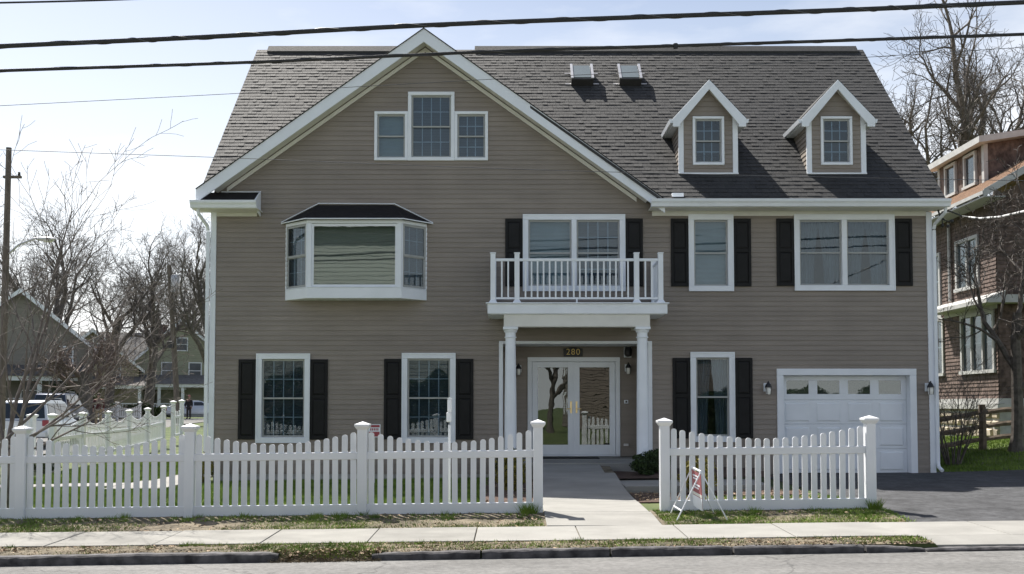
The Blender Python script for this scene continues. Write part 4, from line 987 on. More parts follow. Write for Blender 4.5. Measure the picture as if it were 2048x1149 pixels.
litter('leaf_litter', (gx0 - .1, gx1 + .1, -9.9, -9.7), 160, LEAF, 47, zf=lambda x, y: gz(x, -9.8) - .10 + .12 * min(1, max(0, (y - kerb_y(x) + .06) / .15)))
litter('mulch_chips', (W1, 4.9, -5.6, -4.0), 900, LEAF, 44, (.01, .03), zo=.05)
litter('mulch_chips', (-.5, W0, -5.8, -1), 500, LEAF, 45, (.01, .03), zo=.05)

# ------------------------------------------------------------------ shrubs
def shrub(x, y, rad, h, m, label, n=2600, seed=1, leaf=.022, z=None):
    g = np.random.default_rng(seed); d = g.normal(0, 1, (n, 3)); d /= np.linalg.norm(d, axis=1, keepdims=True)
    bumps = 1 + .13 * np.sin(d[:, 0] * 5 + seed) * np.sin(d[:, 1] * 6) + .12 * np.sin(d[:, 2] * 7 + d[:, 0] * 4)
    r = (g.uniform(0, 1, n) ** .22) * bumps
    c = d * r[:, None] * np.array([rad, rad, h / 2]) + np.array([0, 0, h / 2]); c[:, 2] = np.maximum(c[:, 2], .02)
    a = g.normal(0, 1, (n, 3)); a /= np.linalg.norm(a, axis=1, keepdims=True); k = np.cross(a, g.normal(0, 1, (n, 3))); k /= np.linalg.norm(k, axis=1, keepdims=True)
    s = g.uniform(.6, 1.4, (n, 1)) * leaf; P = np.concatenate([np.stack([c - a * s, c + k * s * .6, c + a * s], 1), np.stack([c - a * s, c + a * s, c - k * s * .6], 1)])
    ro_ = empty('shrub', label, 'shrub'); link('foliage', tri_mesh('foliage', P), m, ro_)
    b = MB()
    for i in range(6):
        an = i * 1.05; b.tube([(0.02 * math.cos(an), .02 * math.sin(an), -.05), (rad * .45 * math.cos(an), rad * .45 * math.sin(an), h * .4), (rad * .7 * math.cos(an), rad * .7 * math.sin(an), h * .65)], [.014, .009, .004], 5)
    b.build('stem', BARK, ro_); return place(ro_, (x, y, gz(x, y) + .02 if z is None else z))
shrub(X(1291, -1.9, 930), -1.9, .27, .44, GREENLEAF, 'dark rounded evergreen shrub right of the walk by the porch', seed=3, z=.18)
shrub(X(1320, -1.5, 930), -1.4, .27, .5, GREENLEAF, 'dark rounded shrub behind the left post of the right fence panel', seed=4, z=.18)
shrub(X(1018, -1.6, 930), -1.6, .28, .62, GREENLEAF, 'dark rounded evergreen shrub left of the walk by the porch', seed=5, z=.05)
shrub(X(1022, -3.4, 960), -3.4, .30, .62, GOLDLEAF, 'golden green shrub behind the fence end left of the walk', seed=6)
shrub(X(1372, -3.3, 960), -4.5, .30, .62, GOLDLEAF, 'golden green shrub behind the yard sign and right fence panel', seed=7)
shrub(X(404, -.6, 930), -.55, .24, .60, GOLDLEAF, 'golden shrub at the left corner of the house behind the fence', seed=8)
shrub(X(77, 3.0, 900), 3.2, .4, .45, GREENLEAF, 'low dark shrub behind the fence at the left edge', seed=9)

# ------------------------------------------------------------------ bare trees
def grow(rg, o, d, ln, r, lev, out, P):
    n = P['seg'][lev]; pts = [o.copy()]; rad = [r]; dirs = []
    d = d.normalized(); p = o.copy()
    for i in range(n):
        t = (i + 1) / n; d = (d + Vector((rg.gauss(0, 1), rg.gauss(0, 1), rg.gauss(0, 1))) * P['wig'][lev] + Vector((0, 0, 1)) * P['up'][lev]).normalized()
        p = p + d * (ln / n); pts.append(p.copy()); rad.append(max(P['rmin'], r * (1 - t * P['tap'][lev]))); dirs.append(d.copy())
    out.append((lev, pts, rad))
    if lev + 1 >= P['lev']: return
    k = P['kids'][lev]; k = rg.randint(k[0], k[1]); a0 = rg.uniform(0, 6.28)
    for i in range(k):
        t = P['from'][lev] + (1 - P['from'][lev]) * ((i + rg.uniform(.2, .9)) / k); t = min(t, .999)
        j = t * n; q = int(j); f = j - q; base = pts[q].lerp(pts[q+1], f); rr = rad[q] + (rad[q+1] - rad[q]) * f; dd = dirs[q]
        a0 += 2.4 + rg.uniform(-.5, .5); pa = dd.orthogonal().normalized(); pb = dd.cross(pa); side = pa * math.cos(a0) + pb * math.sin(a0)
        ang = R(rg.uniform(*P['ang'][lev])); nd = dd * math.cos(ang) + side * math.sin(ang)
        grow(rg, base, nd, ln * rg.uniform(*P['len'][lev]) * (1.12 - .45 * t), max(P['rmin'], min(rr * .95, rr * rg.uniform(.5, .75))), lev + 1, out, P)
    if P['tip'] and lev > 0 and rg.random() < P['tip']: grow(rg, pts[-1], dirs[-1], ln * .55, rad[-1], lev + 1, out, P)
BIG = dict(lev=6, seg=[6, 7, 6, 5, 4, 3], wig=[.05, .13, .16, .18, .2, .22], up=[.02, .07, .05, .04, .03, .02], tap=[.35, .6, .65, .7, .7, .6], kids=[(4, 6), (5, 6), (4, 6), (3, 5), (2, 4), (0, 0)], **{'from': [.45, .25, .25, .2, .15, 0]}, ang=[(25, 55), (25, 55), (25, 60), (25, 65), (25, 65), (20, 60)], len=[(.75, .95), (.5, .7), (.5, .7), (.5, .75), (.5, .8), (.5, .8)], tip=.9, rmin=.006)
def tree_meshes(seed, ht, r, P, sides=(9, 7, 5, 4, 3, 3), d0=(0, 0, 1), trunk_frac=.36, extra=None):
    rg = random.Random(seed); out = []; grow(rg, Vector((0, 0, -.2)), Vector(d0), ht * trunk_frac, r, 0, out, P)
    if extra: extra(rg, out)
    a, c = MB(), MB()
    for lev, pts, rad in out:
        if lev == 0: rad[0] *= 1.35
        (a if lev < 1 else c).tube(pts, rad, sides[lev], cap=False)
    return a.mesh('trunk'), c.mesh('crown')
def tree(meshes, name, label, x, y, rz=0, sc=(1, 1, 1), m=BARK, mc=None, group=None, z=None):
    r = empty(name, label, 'tree', group)
    for k, me in zip(('trunk', 'crown'), meshes):
        me2 = me
        if not me2.materials: me2.materials.append(m if k == 'trunk' else (mc or m))
        o = bpy.data.objects.new(k, me2); C.objects.link(o); o.parent = r
    r.location = (x, y, gz(x, y) if z is None else z); r.rotation_euler = (0, 0, rz); r.scale = sc; return r
TA = tree_meshes(11, 16, .30, BIG); TB = tree_meshes(23, 16, .28, BIG); TC = tree_meshes(37, 15, .26, dict(BIG, ang=[(20, 40), (20, 45), (25, 50), (25, 55), (25, 60), (20, 60)], up=[.02, .1, .09, .07, .05, .03]))
gB = 'bare trees behind the houses'
def dX(px, d): return (px - CX) * d / FPX
def bgtree(ms, px, d, label, rz, s, name='bare_tree'): return tree(ms, name, label, dX(px, d), d - 21.1, rz, (s, s, s), group=gB)
bgtree(TA, 128, 74, 'tall bare tree above the grey roof at the left', .4, 1.5)
bgtree(TC, 60, 92, 'slender bare tree behind the grey roof at the left edge', 1.9, 1.45)
bgtree(TB, 216, 78, 'tall bare tree with a curved trunk in the middle of the left background', 2.1, 1.45)
bgtree(TA, 296, 80, 'bare tree directly behind the dark chimney', 3.3, 1.4)
bgtree(TC, 428, 60, 'bare tree half hidden behind the left corner of the taupe house', .9, 1.2)
bgtree(TB, 352, 100, 'distant bare tree behind the leaning utility pole', 4.4, 1.4)
bgtree(TA, 425, 120, 'far bare tree showing beside the white corner board', 1.2, 1.6)
BR = dict(BIG, kids=[(5, 6), (6, 7), (5, 6), (4, 5), (3, 4), (0, 0)], wig=[.05, .12, .17, .2, .22, .24])
TR = tree_meshes(52, 21, .46, BR, trunk_frac=.33)
tree(TR, 'bare_tree', 'large spreading bare tree behind the roof at the right', dX(1962, 47), 26, .5, (1.45, 1.45, 1.58))
# small rounded tree by the man in the dark red jacket
SM = dict(BIG, lev=5, seg=[4, 6, 5, 4, 3], kids=[(6, 7), (6, 7), (5, 6), (4, 5), (0, 0)], ang=[(30, 65), (25, 55), (25, 60), (25, 65), (20, 60)], up=[0, .04, .03, .02, .02], rmin=.006, wig=[.06, .13, .18, .2, .2])
tree(tree_meshes(61, 5.4, .20, SM, trunk_frac=.30), 'small_tree', 'low rounded bare tree with pinkish twigs behind the standing man', dX(180, 60), 38.9, .3, (2.2, 2.2, 2.2), BARK, PINKTWIG)
# young tree in the front yard at the left edge, long arching shoots
def shoots(rg, out):
    base = Vector((0, 0, .0)); P2 = dict(lev=4, seg=[9, 7, 5, 3], wig=[.07, .10, .12, .12], up=[.03, .05, .05, .03], tap=[.82, .85, .8, .7], kids=[(6, 8), (4, 6), (3, 4), (0, 0)], **{'from': [.2, .15, .15, 0]}, ang=[(18, 45), (20, 50), (20, 50), (0, 0)], len=[(.35, .6), (.35, .6), (.4, .6), (.5, .5)], tip=0, rmin=.0032)
    for o, d, ln, r in (((0, 0, .25), (.02, .1, 1), 5.2, .042), ((0, 0, .5), (.28, .15, 1), 4.6, .040), ((0, 0, .75), (.55, -.05, .95), 3.2, .032), ((.02, 0, .9), (.95, .15, .62), 3.4, .028), ((.03, 0, 1.0), (1.0, -.10, .50), 3.0, .024), ((0, 0, .9), (-.4, .2, 1), 4.0, .036), ((.02, 0, .8), (.85, .35, .45), 2.9, .022), ((0, 0, 1.1), (.5, .5, 1), 3.2, .028), ((0, 0, 1.0), (-.1, -.3, 1), 4.4, .034)):
        tmp = []; grow(rg, Vector(o), Vector(d), ln * .88, r * .95, 0, tmp, P2)
        for lev, p, q in tmp: out.append((lev + 1, p, q))
YT = tree_meshes(71, 3.0, .075, dict(BIG, lev=1, seg=[5]), sides=(9, 7, 5, 4, 3), trunk_frac=.36, extra=shoots)
tree(YT, 'young_tree', 'young bare tree with long sunlit shoots at the left edge', -7.72, -5.9, 0, (1, 1, 1), BARK, PALEBARK)
# tree and bare bush in front of the brown house
RT = tree_meshes(83, 7.4, .135, dict(BIG, lev=6, wig=[.07, .16, .2, .22, .24, .24], kids=[(4, 5), (4, 6), (4, 5), (3, 4), (2, 3), (0, 0)], rmin=.005), trunk_frac=.42)
tree(RT, 'bare_tree', 'crooked bare tree in front of the brown shingled house', dX(2026, 24), 2.9, 2.2, (1.15, 1.15, 1.15))
def bush_stems(rg, out):
    P2 = dict(lev=4, seg=[6, 5, 4, 3], wig=[.09, .12, .14, .14], up=[.04, .04, .04, .03], tap=[.75, .8, .8, .7], kids=[(4, 6), (3, 4), (2, 3), (0, 0)], **{'from': [.3, .2, .2, 0]}, ang=[(18, 45), (20, 50), (20, 50), (0, 0)], len=[(.4, .6), (.4, .6), (.4, .6), (.5, .5)], tip=0, rmin=.0035)
    for i in range(13):
        a = i * 2.4; tmp = []; grow(rg, Vector((.12 * math.cos(a), .12 * math.sin(a), -.05)), Vector((.28 * math.cos(a), .28 * math.sin(a), 1)), rg.uniform(1.4, 2.3), rg.uniform(.014, .026), 0, tmp, P2)
        for lev, p, q in tmp: out.append((lev + 1, p, q))
BS = tree_meshes(91, .6, .03, dict(BIG, lev=1, seg=[2]), sides=(6, 5, 4, 3, 3), extra=bush_stems)
tree(BS, 'bare_bush', 'bare many-stemmed bush beside the right corner of the house', dX(1903, 23), 1.9, 0)['category'] = 'bush'

AGED = mat('aged white trim', (0.45, 0.45, 0.44), 0.6, 0.1, 4, 0.1, 40)
# ------------------------------------------------------------------ brown shingled house on the right
nb = empty('house', 'brown shingled house with orange brown roof and white window frames at the right', 'house')
NX, NY0, NY1, NZ0, NZ1 = 13.7, 6.9, 19.0, 1.72, 7.42; NX1 = 24.5
b = MB(); z = NZ0                                     # left wall and front wall in stepped courses
def nops(y0, y1, z0, z1): return (y0, y1, z0, z1)
nwins = [(NY0 + .14, NY0 + 2.25, 2.45, 4.25, 3), (10.35, 11.1, 2.45, 4.3, 1), (7.9, 9.4, 4.98, 6.55, 2), (10.5, 11.1, 4.6, 6.4, 1)]
nholes = [(w_[0] + .05, w_[1] - .05, w_[2] + .05, w_[3] - .05) for w_ in nwins]
cuts = sorted(set(q for h_ in nholes for q in h_[2:]))
while z < NZ1:
    z1 = min(z + .115, NZ1); lv = [z] + [q for q in cuts if z + .004 < q < z1 - .004] + [z1]
    for a, c in zip(lv, lv[1:]):
        f0, f1 = .004 + .02 * (z1 - a) / .115, .004 + .02 * (z1 - c) / .115
        for s, e in segs(a, c, NY0, NY1, nholes):
            b.quad((NX - f0, s, a), (NX - f0, e, a), (NX - f1, e, c), (NX - f1, s, c))
            if a == z: b.quad((NX, s, a), (NX, e, a), (NX - f0, e, a), (NX - f0, s, a))
    b.quad((NX, NY0 - .024, z), (NX1, NY0 - .024, z), (NX1, NY0 - .004, z1), (NX, NY0 - .004, z1)); b.quad((NX, NY0, z), (NX1, NY0, z), (NX1, NY0 - .024, z), (NX, NY0 - .024, z))
    z = z1
b.quad((NX1, NY0, NZ0), (NX1, NY1, NZ0), (NX1, NY1, NZ1), (NX1, NY0, NZ1)); b.quad((NX, NY1, NZ0), (NX1, NY1, NZ0), (NX1, NY1, NZ1), (NX, NY1, NZ1))
b.quad((NX, NY0, NZ1), (NX1, NY0, NZ1), ((NX + NX1) / 2, NY0, NZ1 + 3.1))
b.build('wall', BROWNSH, nb)
MB().box(NX + 1.2, NX + 1.3, NY0 + .3, NY1 - .3, NZ0, NZ1).build('inner_wall', ROOM, nb)
b = MB(); b.box(NX - .12, NX + .02, NY0 - .14, NY1, NZ0 - .30, NZ0 - .14).box(NX - .07, NX + .02, NY0 - .09, NY1, NZ0 - .14, NZ0).box(NX + .02, NX1, NY0 - .14, NY0 + .02, NZ0 - .30, NZ0 - .14).box(NX + .02, NX1, NY0 - .09, NY0 + .02, NZ0 - .14, NZ0)
b.build('water_table', AGED, nb)
fo = MB().box(NX, NX1, NY0, NY1, -.3, NZ0 - .30).build('foundation', FOUND, nb)
rnd = random.Random(5); z = .30
while z < NZ0 - .36:
    y = NY0 - .02; h_ = rnd.uniform(.2, .32)
    while y < NY0 + 5:
        l_ = rnd.uniform(.28, .55); m_ = MB(); q = .03; x0 = NX - rnd.uniform(.05, .09)
        m_.v = [(NX - .001, y + q, z + q), (NX - .001, y + l_ - q, z + q), (NX - .001, y + l_ - q, z + h_ - q), (NX - .001, y + q, z + h_ - q)] + [(x0, y + q + .05 + rnd.uniform(-.03, .03), z + q + .04 + rnd.uniform(-.03, .03)), (x0, y + l_ - q - .05 + rnd.uniform(-.03, .03), z + q + .04), (x0, y + l_ - q - .05, z + h_ - q - .04 + rnd.uniform(-.03, .03)), (x0, y + q + .05, z + h_ - q - .04)]
        m_.f = [(4, 5, 6, 7), (0, 1, 5, 4), (1, 2, 6, 5), (2, 3, 7, 6), (3, 0, 4, 7)]; m_.build('stone', STONE, fo); y += l_
    z += h_
def side_window(parent, x, y0, y1, z0, z1, n, t=.10):
    b = MB(); b.box(x - .07, x + .06, y0, y1, z1 - t, z1).box(x - .10, x + .06, y0 - .05, y1 + .05, z0, z0 + t).box(x - .067, x + .06, y0, y0 + t, z0 + t, z1 - t).box(x - .067, x + .06, y1 - t, y1, z0 + t, z1 - t)
    for k in range(1, n):
        ym = y0 + (y1 - y0) * k / n; b.box(x - .064, x + .06, ym - .035, ym + .035, z0 + t, z1 - t)
    o = b.build('window', AGED, parent)
    for k in range(n):
        a, c = y0 + (y1 - y0) * k / n + .04, y0 + (y1 - y0) * (k + 1) / n - .04; MB().box(x + .0, x + .01, max(a, y0 + t), min(c, y1 - t), z0 + t, z1 - t).build('pane', PANE, o)
        MB().box(x + .012, x + .05, max(a, y0 + t), min(c, y1 - t), (z0 + z1) / 2 - .02, (z0 + z1) / 2 + .02).build('meeting_rail', AGED, o)
        MB().box(x + .10, x + .11, max(a, y0 + t), min(c, y1 - t), z0 + (z1 - z0) * .45, z1 - t).build('blind', SHADE, o)
for w_ in nwins: side_window(nb, NX, *w_[:4], w_[4])
# hood over the lower windows, downspout, roof and shed dormer
b = MB(); b.prism([(NX, NY0 - .5, 4.72), (NX - .55, NY0 - .5, 4.50), (NX - .55, NY0 - .5, 4.38), (NX, NY0 - .5, 4.38)], (0, 4.0, 0)); b.box(NX - .03, NX - .025 + .02, NY0, NY0 + 3.4, 4.26, 4.38); b.box(NX, NX1, NY0 - .5, NY0 - .02, 4.38, 4.6); b.build('window_hood', AGED, nb)
MB().box(NX - .05, NX - .022, NY0 + 3.6, NY1, 4.30, 4.42).build('belt_course', AGED, nb)
MB().tube([(NX - .08, 9.75, 7.2), (NX - .08, 9.75, 4.75)], .05, 8).build('downspout', AGED, nb)
RXM = (NX + NX1) / 2; sN = .575; ex_ = NX - .62; ez_ = NZ1 - .02
def nz_(x): return ez_ + sN * (x - ex_)
b = MB(); b.prism([(ex_, NY0 - .6, ez_), (RXM, NY0 - .6, nz_(RXM)), (RXM, NY1 + .5, nz_(RXM)), (ex_, NY1 + .5, ez_)][::-1], (0, 0, .09)); xx2 = 2 * RXM - ex_
b.prism([(xx2, NY0 - .6, ez_), (RXM, NY0 - .6, nz_(RXM)), (RXM, NY1 + .5, nz_(RXM)), (xx2, NY1 + .5, ez_)], (0, 0, .09))
nr = b.build('roof', ORROOF, nb)
b = MB()
for k in range(int((RXM - ex_) / .13)):                # shingle courses as low steps
    x0 = ex_ + .13 * k; b.prism([(x0, NY0 - .6, nz_(x0) + .09), (x0, NY0 - .6, nz_(x0) + .105), (x0 + .13, NY0 - .6, nz_(x0 + .13) + .092)], (0, NY1 - NY0 + 1.1, 0))
struct(b.build('shingle_courses', ORROOF, nr), 'stuff')
MB().box(ex_ - .03, ex_ - .001, NY0 - .62, NY1 + .5, ez_ - .02, ez_ + .08).build('fascia', AGED, nr)
MB().box(ex_, NX, NY0 - .6, NY1 + .4, ez_ - .10, ez_ - .06).build('eave_soffit', SASH, nr)
b = MB(); b.prism([(ex_, NY0 - .63, ez_ - .1), (RXM, NY0 - .63, nz_(RXM) - .1), (RXM, NY0 - .63, nz_(RXM) + .12), (ex_, NY0 - .63, ez_ + .12)], (0, .028, 0)); b.build('rake_fascia', AGED, nr)
DX0, DY0, DY1 = 15.05, 10.3, 13.7; dzb, dzt_ = nz_(DX0) + .06, 9.85
b = MB(); b.quad((DX0, DY0, dzb), (DX0, DY1, dzb), (DX0, DY1, dzt_), (DX0, DY0, dzt_)); b.quad((DX0, DY0, dzb), (DX0, DY0, dzt_), (DX0 + 3.2, DY0, dzt_ + .45), (DX0 + 3.2, DY0, nz_(DX0 + 3.2))); b.quad((DX0, DY1, dzb), (DX0, DY1, dzt_), (DX0 + 3.2, DY1, dzt_ + .45), (DX0 + 3.2, DY1, nz_(DX0 + 3.2)))
nd = b.build('dormer', BROWNSH, nb)
b = MB(); b.prism([(DX0 - .35, DY0 - .4, dzt_ - .05), (DX0 + 3.4, DY0 - .4, dzt_ + .50), (DX0 + 3.4, DY0 - .4, dzt_ + .70), (DX0 - .35, DY0 - .4, dzt_ + .15)], (0, DY1 - DY0 + .8, 0)); b.build('dormer_roof', AGED, nd)
for y in (DY0, DY1 - .12): MB().box(DX0 - .03, DX0 + .1, y - .02, y + .14, dzb, dzt_).build('corner_board', AGED, nd)
for y in (DY0 + .5, DY0 + 1.95): side_window(nb, DX0 - .012, y, y + .85, dzb + .05, dzt_ - .08, 1, .09)
MB().box(DX0 + 3, DX0 + 3.6, 9.3, 9.9, 9.5, 12.2).build('chimney', STONE, nr)

# split rail fence
srf = empty('rail_fence', 'weathered brown split rail fence in front of the brown house', 'fence')
fy = 3.7
for x in (9.45, dX(1963, 24.8), 14.2):
    z = gz(x, fy); b = MB(); b.tube([(x, fy, z - .2), (x + .01, fy, z + .6), (x, fy, z + 1.13)], [.095, .09, .085], 7); b.build('post', RAILW, srf)
xp_ = [9.45, dX(1963, 24.8), 14.2]
for i in range(2):
    for h_ in (.27, .58, .93):
        a, c = xp_[i], xp_[i+1]; n_ = 5; pts = [(a + (c - a) * k / n_, fy + random.uniform(-.015, .015), gz(a + (c - a) * k / n_, fy) + h_ + random.uniform(-.015, .015)) for k in range(n_ + 1)]
        MB().tube(pts, [.05] + [.065] * (n_ - 1) + [.05], 6).build('rail', RAILW, srf)

# ------------------------------------------------------------------ houses across the side street, left background
def far_house(label, px, d, wd, dep, hw, hr, wallc, roofc, axis='x', rz=0.0, wins=(), porch=None, chimney=None, dormer=False):
    r = empty('house', label, 'house'); mw = mat('siding ' + label[:14], wallc, .8, .1, 3, stretch=(.3, .3, 8)); mr = mat('roof ' + label[:14], roofc, .9, .2, 5)
    b = MB(); z = 0; a, c = wd / 2, dep / 2
    while z < hw - 1e-6:                              # clapboards as steps in the wall
        z1 = min(hw, z + .2); f = .02
        for s0, s1 in (((-a, -c), (a, -c)), ((a, -c), (a, c)), ((a, c), (-a, c)), ((-a, c), (-a, -c))):
            k = 1 + f / a; b.quad((s0[0] * k, s0[1] * k, z), (s1[0] * k, s1[1] * k, z), (s1[0], s1[1], z1), (s0[0], s0[1], z1))
        z = z1
    ov = .45
    if axis == 'x':                                   # gable faces the viewer
        for y in (-c, c): b.quad((-a, y, hw), (a, y, hw), (0, y, hw + hr))
        rp_ = [((-a - ov, -c - ov, hw - ov * hr / a), (0, -c - ov, hw + hr), (0, c + ov, hw + hr), (-a - ov, c + ov, hw - ov * hr / a)), ((a + ov, -c - ov, hw - ov * hr / a), (0, -c - ov, hw + hr), (0, c + ov, hw + hr), (a + ov, c + ov, hw - ov * hr / a))]
    else:
        for x in (-a, a): b.quad((x, -c, hw), (x, c, hw), (x, 0, hw + hr))
        rp_ = [((-a - ov, -c - ov, hw - ov * hr / c), (a + ov, -c - ov, hw - ov * hr / c), (a + ov, 0, hw + hr), (-a - ov, 0, hw + hr)), ((-a - ov, c + ov, hw - ov * hr / c), (a + ov, c + ov, hw - ov * hr / c), (a + ov, 0, hw + hr), (-a - ov, 0, hw + hr))]
    b.build('wall', mw, r); b = MB()
    for p in rp_: b.prism([(q[0], q[1], q[2] + .04) for q in p], (0, 0, .14))
    ro_ = b.build('roof', mr, r)
    if axis == 'x':
        for s in (-1, 1):
            b = MB(); b.prism([(0, -c - ov - .04, hw + hr + .16), (s * (a + ov), -c - ov - .04, hw - ov * hr / a + .16), (s * (a + ov), -c - ov - .04, hw - ov * hr / a - .12), (0, -c - ov - .04, hw + hr - .16)], (0, .035, 0)); b.build('rake_fascia', WHITE, ro_)
    else: MB().box(-a - ov, a + ov, -c - ov - .04, -c - ov - .005, hw - ov * hr / c - .05, hw - ov * hr / c + .18).build('fascia', WHITE, ro_)
    if chimney: MB().box(chimney[0] - .4, chimney[0] + .4, chimney[1] - .35, chimney[1] + .35, hw, hw + hr + chimney[2]).box(chimney[0] - .48, chimney[0] + .48, chimney[1] - .43, chimney[1] + .43, hw + hr + chimney[2], hw + hr + chimney[2] + .12).build('chimney', BROWNSH, ro_)
    for (x, z, ww, hh) in wins:
        b = MB(); t = .09; y = -c; b.box(x - ww/2 - t, x + ww/2 + t, y - .07, y - .015, z + hh, z + hh + t).box(x - ww/2 - t, x + ww/2 + t, y - .09, y - .015, z - t, z).box(x - ww/2 - t, x - ww/2, y - .068, y - .015, z, z + hh).box(x + ww/2, x + ww/2 + t, y - .068, y - .015, z, z + hh).box(x - ww/2, x + ww/2, y - .055, y - .02, z + hh/2 - .03, z + hh/2 + .03)
        o = b.build('window', WHITE, r); MB().box(x - ww/2, x + ww/2, y - .04, y - .024, z, z + hh).build('pane', FARPANE, o)
    # windows of the side that faces the taupe house
    for (y, z) in ((-c * .5, 1.0), (c * .4, 1.0), (-c * .5, 3.6), (c * .4, 3.6)):
        if z + 1.4 < hw:
            b = MB(); x = a; b.box(x + .015, x + .07, y - .55, y + .55, z - .09, z).box(x + .015, x + .07, y - .55, y + .55, z + 1.4, z + 1.49).box(x + .015, x + .068, y - .55, y - .46, z, z + 1.4).box(x + .015, x + .068, y + .46, y + .55, z, z + 1.4)
            o = b.build('window', WHITE, r); MB().box(x + .022, x + .04, y - .46, y + .46, z, z + 1.4).build('pane', FARPANE, o)
    if porch:
        x0, x1, pdp, ph = porch; y0 = -c - pdp
        MB().box(x0, x1, y0, -c - .02, 0, .45).build('porch_floor', FOUND, r)
        b = MB(); b.prism([(x0 - .3, y0 - .3, ph), (x0 - .3, -c - .02, ph), (x0 - .3, -c - .02, ph + pdp * .38), ], (x1 - x0 + .6, 0, 0)); pr_ = b.build('porch_roof', mr, r)
        MB().box(x0 - .2, x1 + .2, y0 - .2, y0 + .05, ph - .28, ph - .003).build('porch_beam', WHITE, r)
        n_ = max(2, int((x1 - x0) / 2) + 1)
        for k in range(n_):
            x = x0 + .1 + (x1 - x0 - .2) * k / (n_ - 1); MB().box(x - .13, x + .13, y0 - .13, y0 + .13, .45, ph - .28).build('column', WHITE, r)
        MB().box(x0, x1, y0 - .05, y0 + .03, 1.2, 1.29).build('rail', WHITE, r)
        n_ = int((x1 - x0) / .22); bb = MB()
        for k in range(n_): x = x0 + (k + .5) * (x1 - x0) / n_; bb.box(x - .035, x + .035, y0 - .04, y0 + .02, .5, 1.2)
        struct(bb.build('balusters', WHITE, r), 'stuff')
        o = MB().box(x0 + .8, x0 + 1.75, -c - .06, -c - .022, .45, 2.5).build('door', BROWNSH, r); MB().ball((x0 + 1.62, -c - .09, 1.4), .05, 8, 5).build('handle', BRASS, o)
    x_ = dX(px, d); y_ = d - 21.1 + dep / 2
    return place(r, (x_, y_, gz(x_, y_) - .05), rz)
far_house('grey roofed house with a dark gable at the left edge', -34, 62, 8.4, 10, 4.8, 3.5, (.24, .225, .20), (.11, .105, .10), 'x', .42, [(2.2, 1.3, .9, 1.5), (.6, 1.3, .9, 1.5), (2.6, 3.6, .8, 1.2)], porch=(-3.5, 3.6, 2.0, 2.9))
far_house('yellow gabled house with grey roof behind the small pinkish tree', 130, 86, 7.6, 11, 4.4, 3.2, (.30, .28, .19), (.13, .12, .115), 'x', .40, [(1.8, 3.4, .9, 1.3), (-.8, 3.4, .9, 1.3), (.5, 6.0, .8, 1.0)], porch=(-3.6, 3.9, 2.2, 2.8))
far_house('cream house with a wide grey roof in the left background', 228, 92, 9.0, 10, 4.2, 3.8, (.30, .28, .22), (.14, .135, .13), 'y', .36, [(-2, 1.2, 1, 1.5), (2.5, 1.2, 1, 1.5), (0.4, 1.2, 1, 1.5)], porch=(-4.3, 4.3, 2.0, 2.8), chimney=(2.5, 0, .9))
far_house('pale green gabled house with white trim and porch behind the leaning pole', 322, 92, 8.6, 11, 5.0, 4.0, (.31, .32, .24), (.15, .145, .14), 'x', .33, [(-1.2, 3.6, 1.0, 1.4), (1.2, 3.6, 1.0, 1.4), (0, 6.2, .9, 1.1)], porch=(-4.0, 4.2, 2.4, 3.0), chimney=(-2.4, -3, .6))
far_house('grey green house with a dark hipped porch beside the white corner board', 412, 100, 7.6, 9, 4.8, 3.4, (.26, .29, .23), (.10, .10, .105), 'x', .30, [(-1.4, 3.3, .9, 1.2), (1.3, 3.3, .9, 1.2)], porch=(-3.6, 3.6, 2.2, 2.9))
# low clipped hedges in front of them
def hedge(label, px0, px1, d, h, seed):
    x0, x1 = dX(px0, d), dX(px1, d); g = np.random.default_rng(seed); n = int((x1 - x0) * 900); y = d - 21.1
    c = np.stack([g.uniform(x0, x1, n), y + g.uniform(-.5, .5, n), g.uniform(0, 1, n) ** .7 * h], 1); c[:, 2] *= 1 + .12 * np.sin(c[:, 0] * 2.1 + seed) + .08 * np.sin(c[:, 0] * 5.3)
    c[:, 2] += gz((x0 + x1) / 2, y); a = g.normal(0, 1, (n, 3)); a /= np.linalg.norm(a, axis=1, keepdims=True); k = np.cross(a, g.normal(0, 1, (n, 3))); k /= np.linalg.norm(k, axis=1, keepdims=True); s = .09
    return tag(link('hedge', tri_mesh('hedge', np.stack([c - a * s, c + k * s, c + a * s], 1)), GREENLEAF), label, 'hedge')
hedge('dark hedge behind the man in the dark red jacket', 110, 190, 61, 2.1, 3)
hedge('low dark hedge in front of the pale green house', 225, 300, 76, 1.1, 4)
hedge('low dark hedge right of the far white garden rail', 300, 345, 84, 1.0, 5)
fr = empty('garden_rail', 'low white garden railing in front of the far porches', 'fence')
rx0, rx1, ry_ = dX(228, 72), dX(352, 72), 50.5 + .4
fence_run(fr, [(rx0 + (rx1 - rx0) * k / 3, 44.0) for k in range(4)], [12, 12, 12], lambda x, y: gz(x, y) + .15, 1.15, .95, .7, .07, .03, rail=(.6, .7), board=(.1, .2))

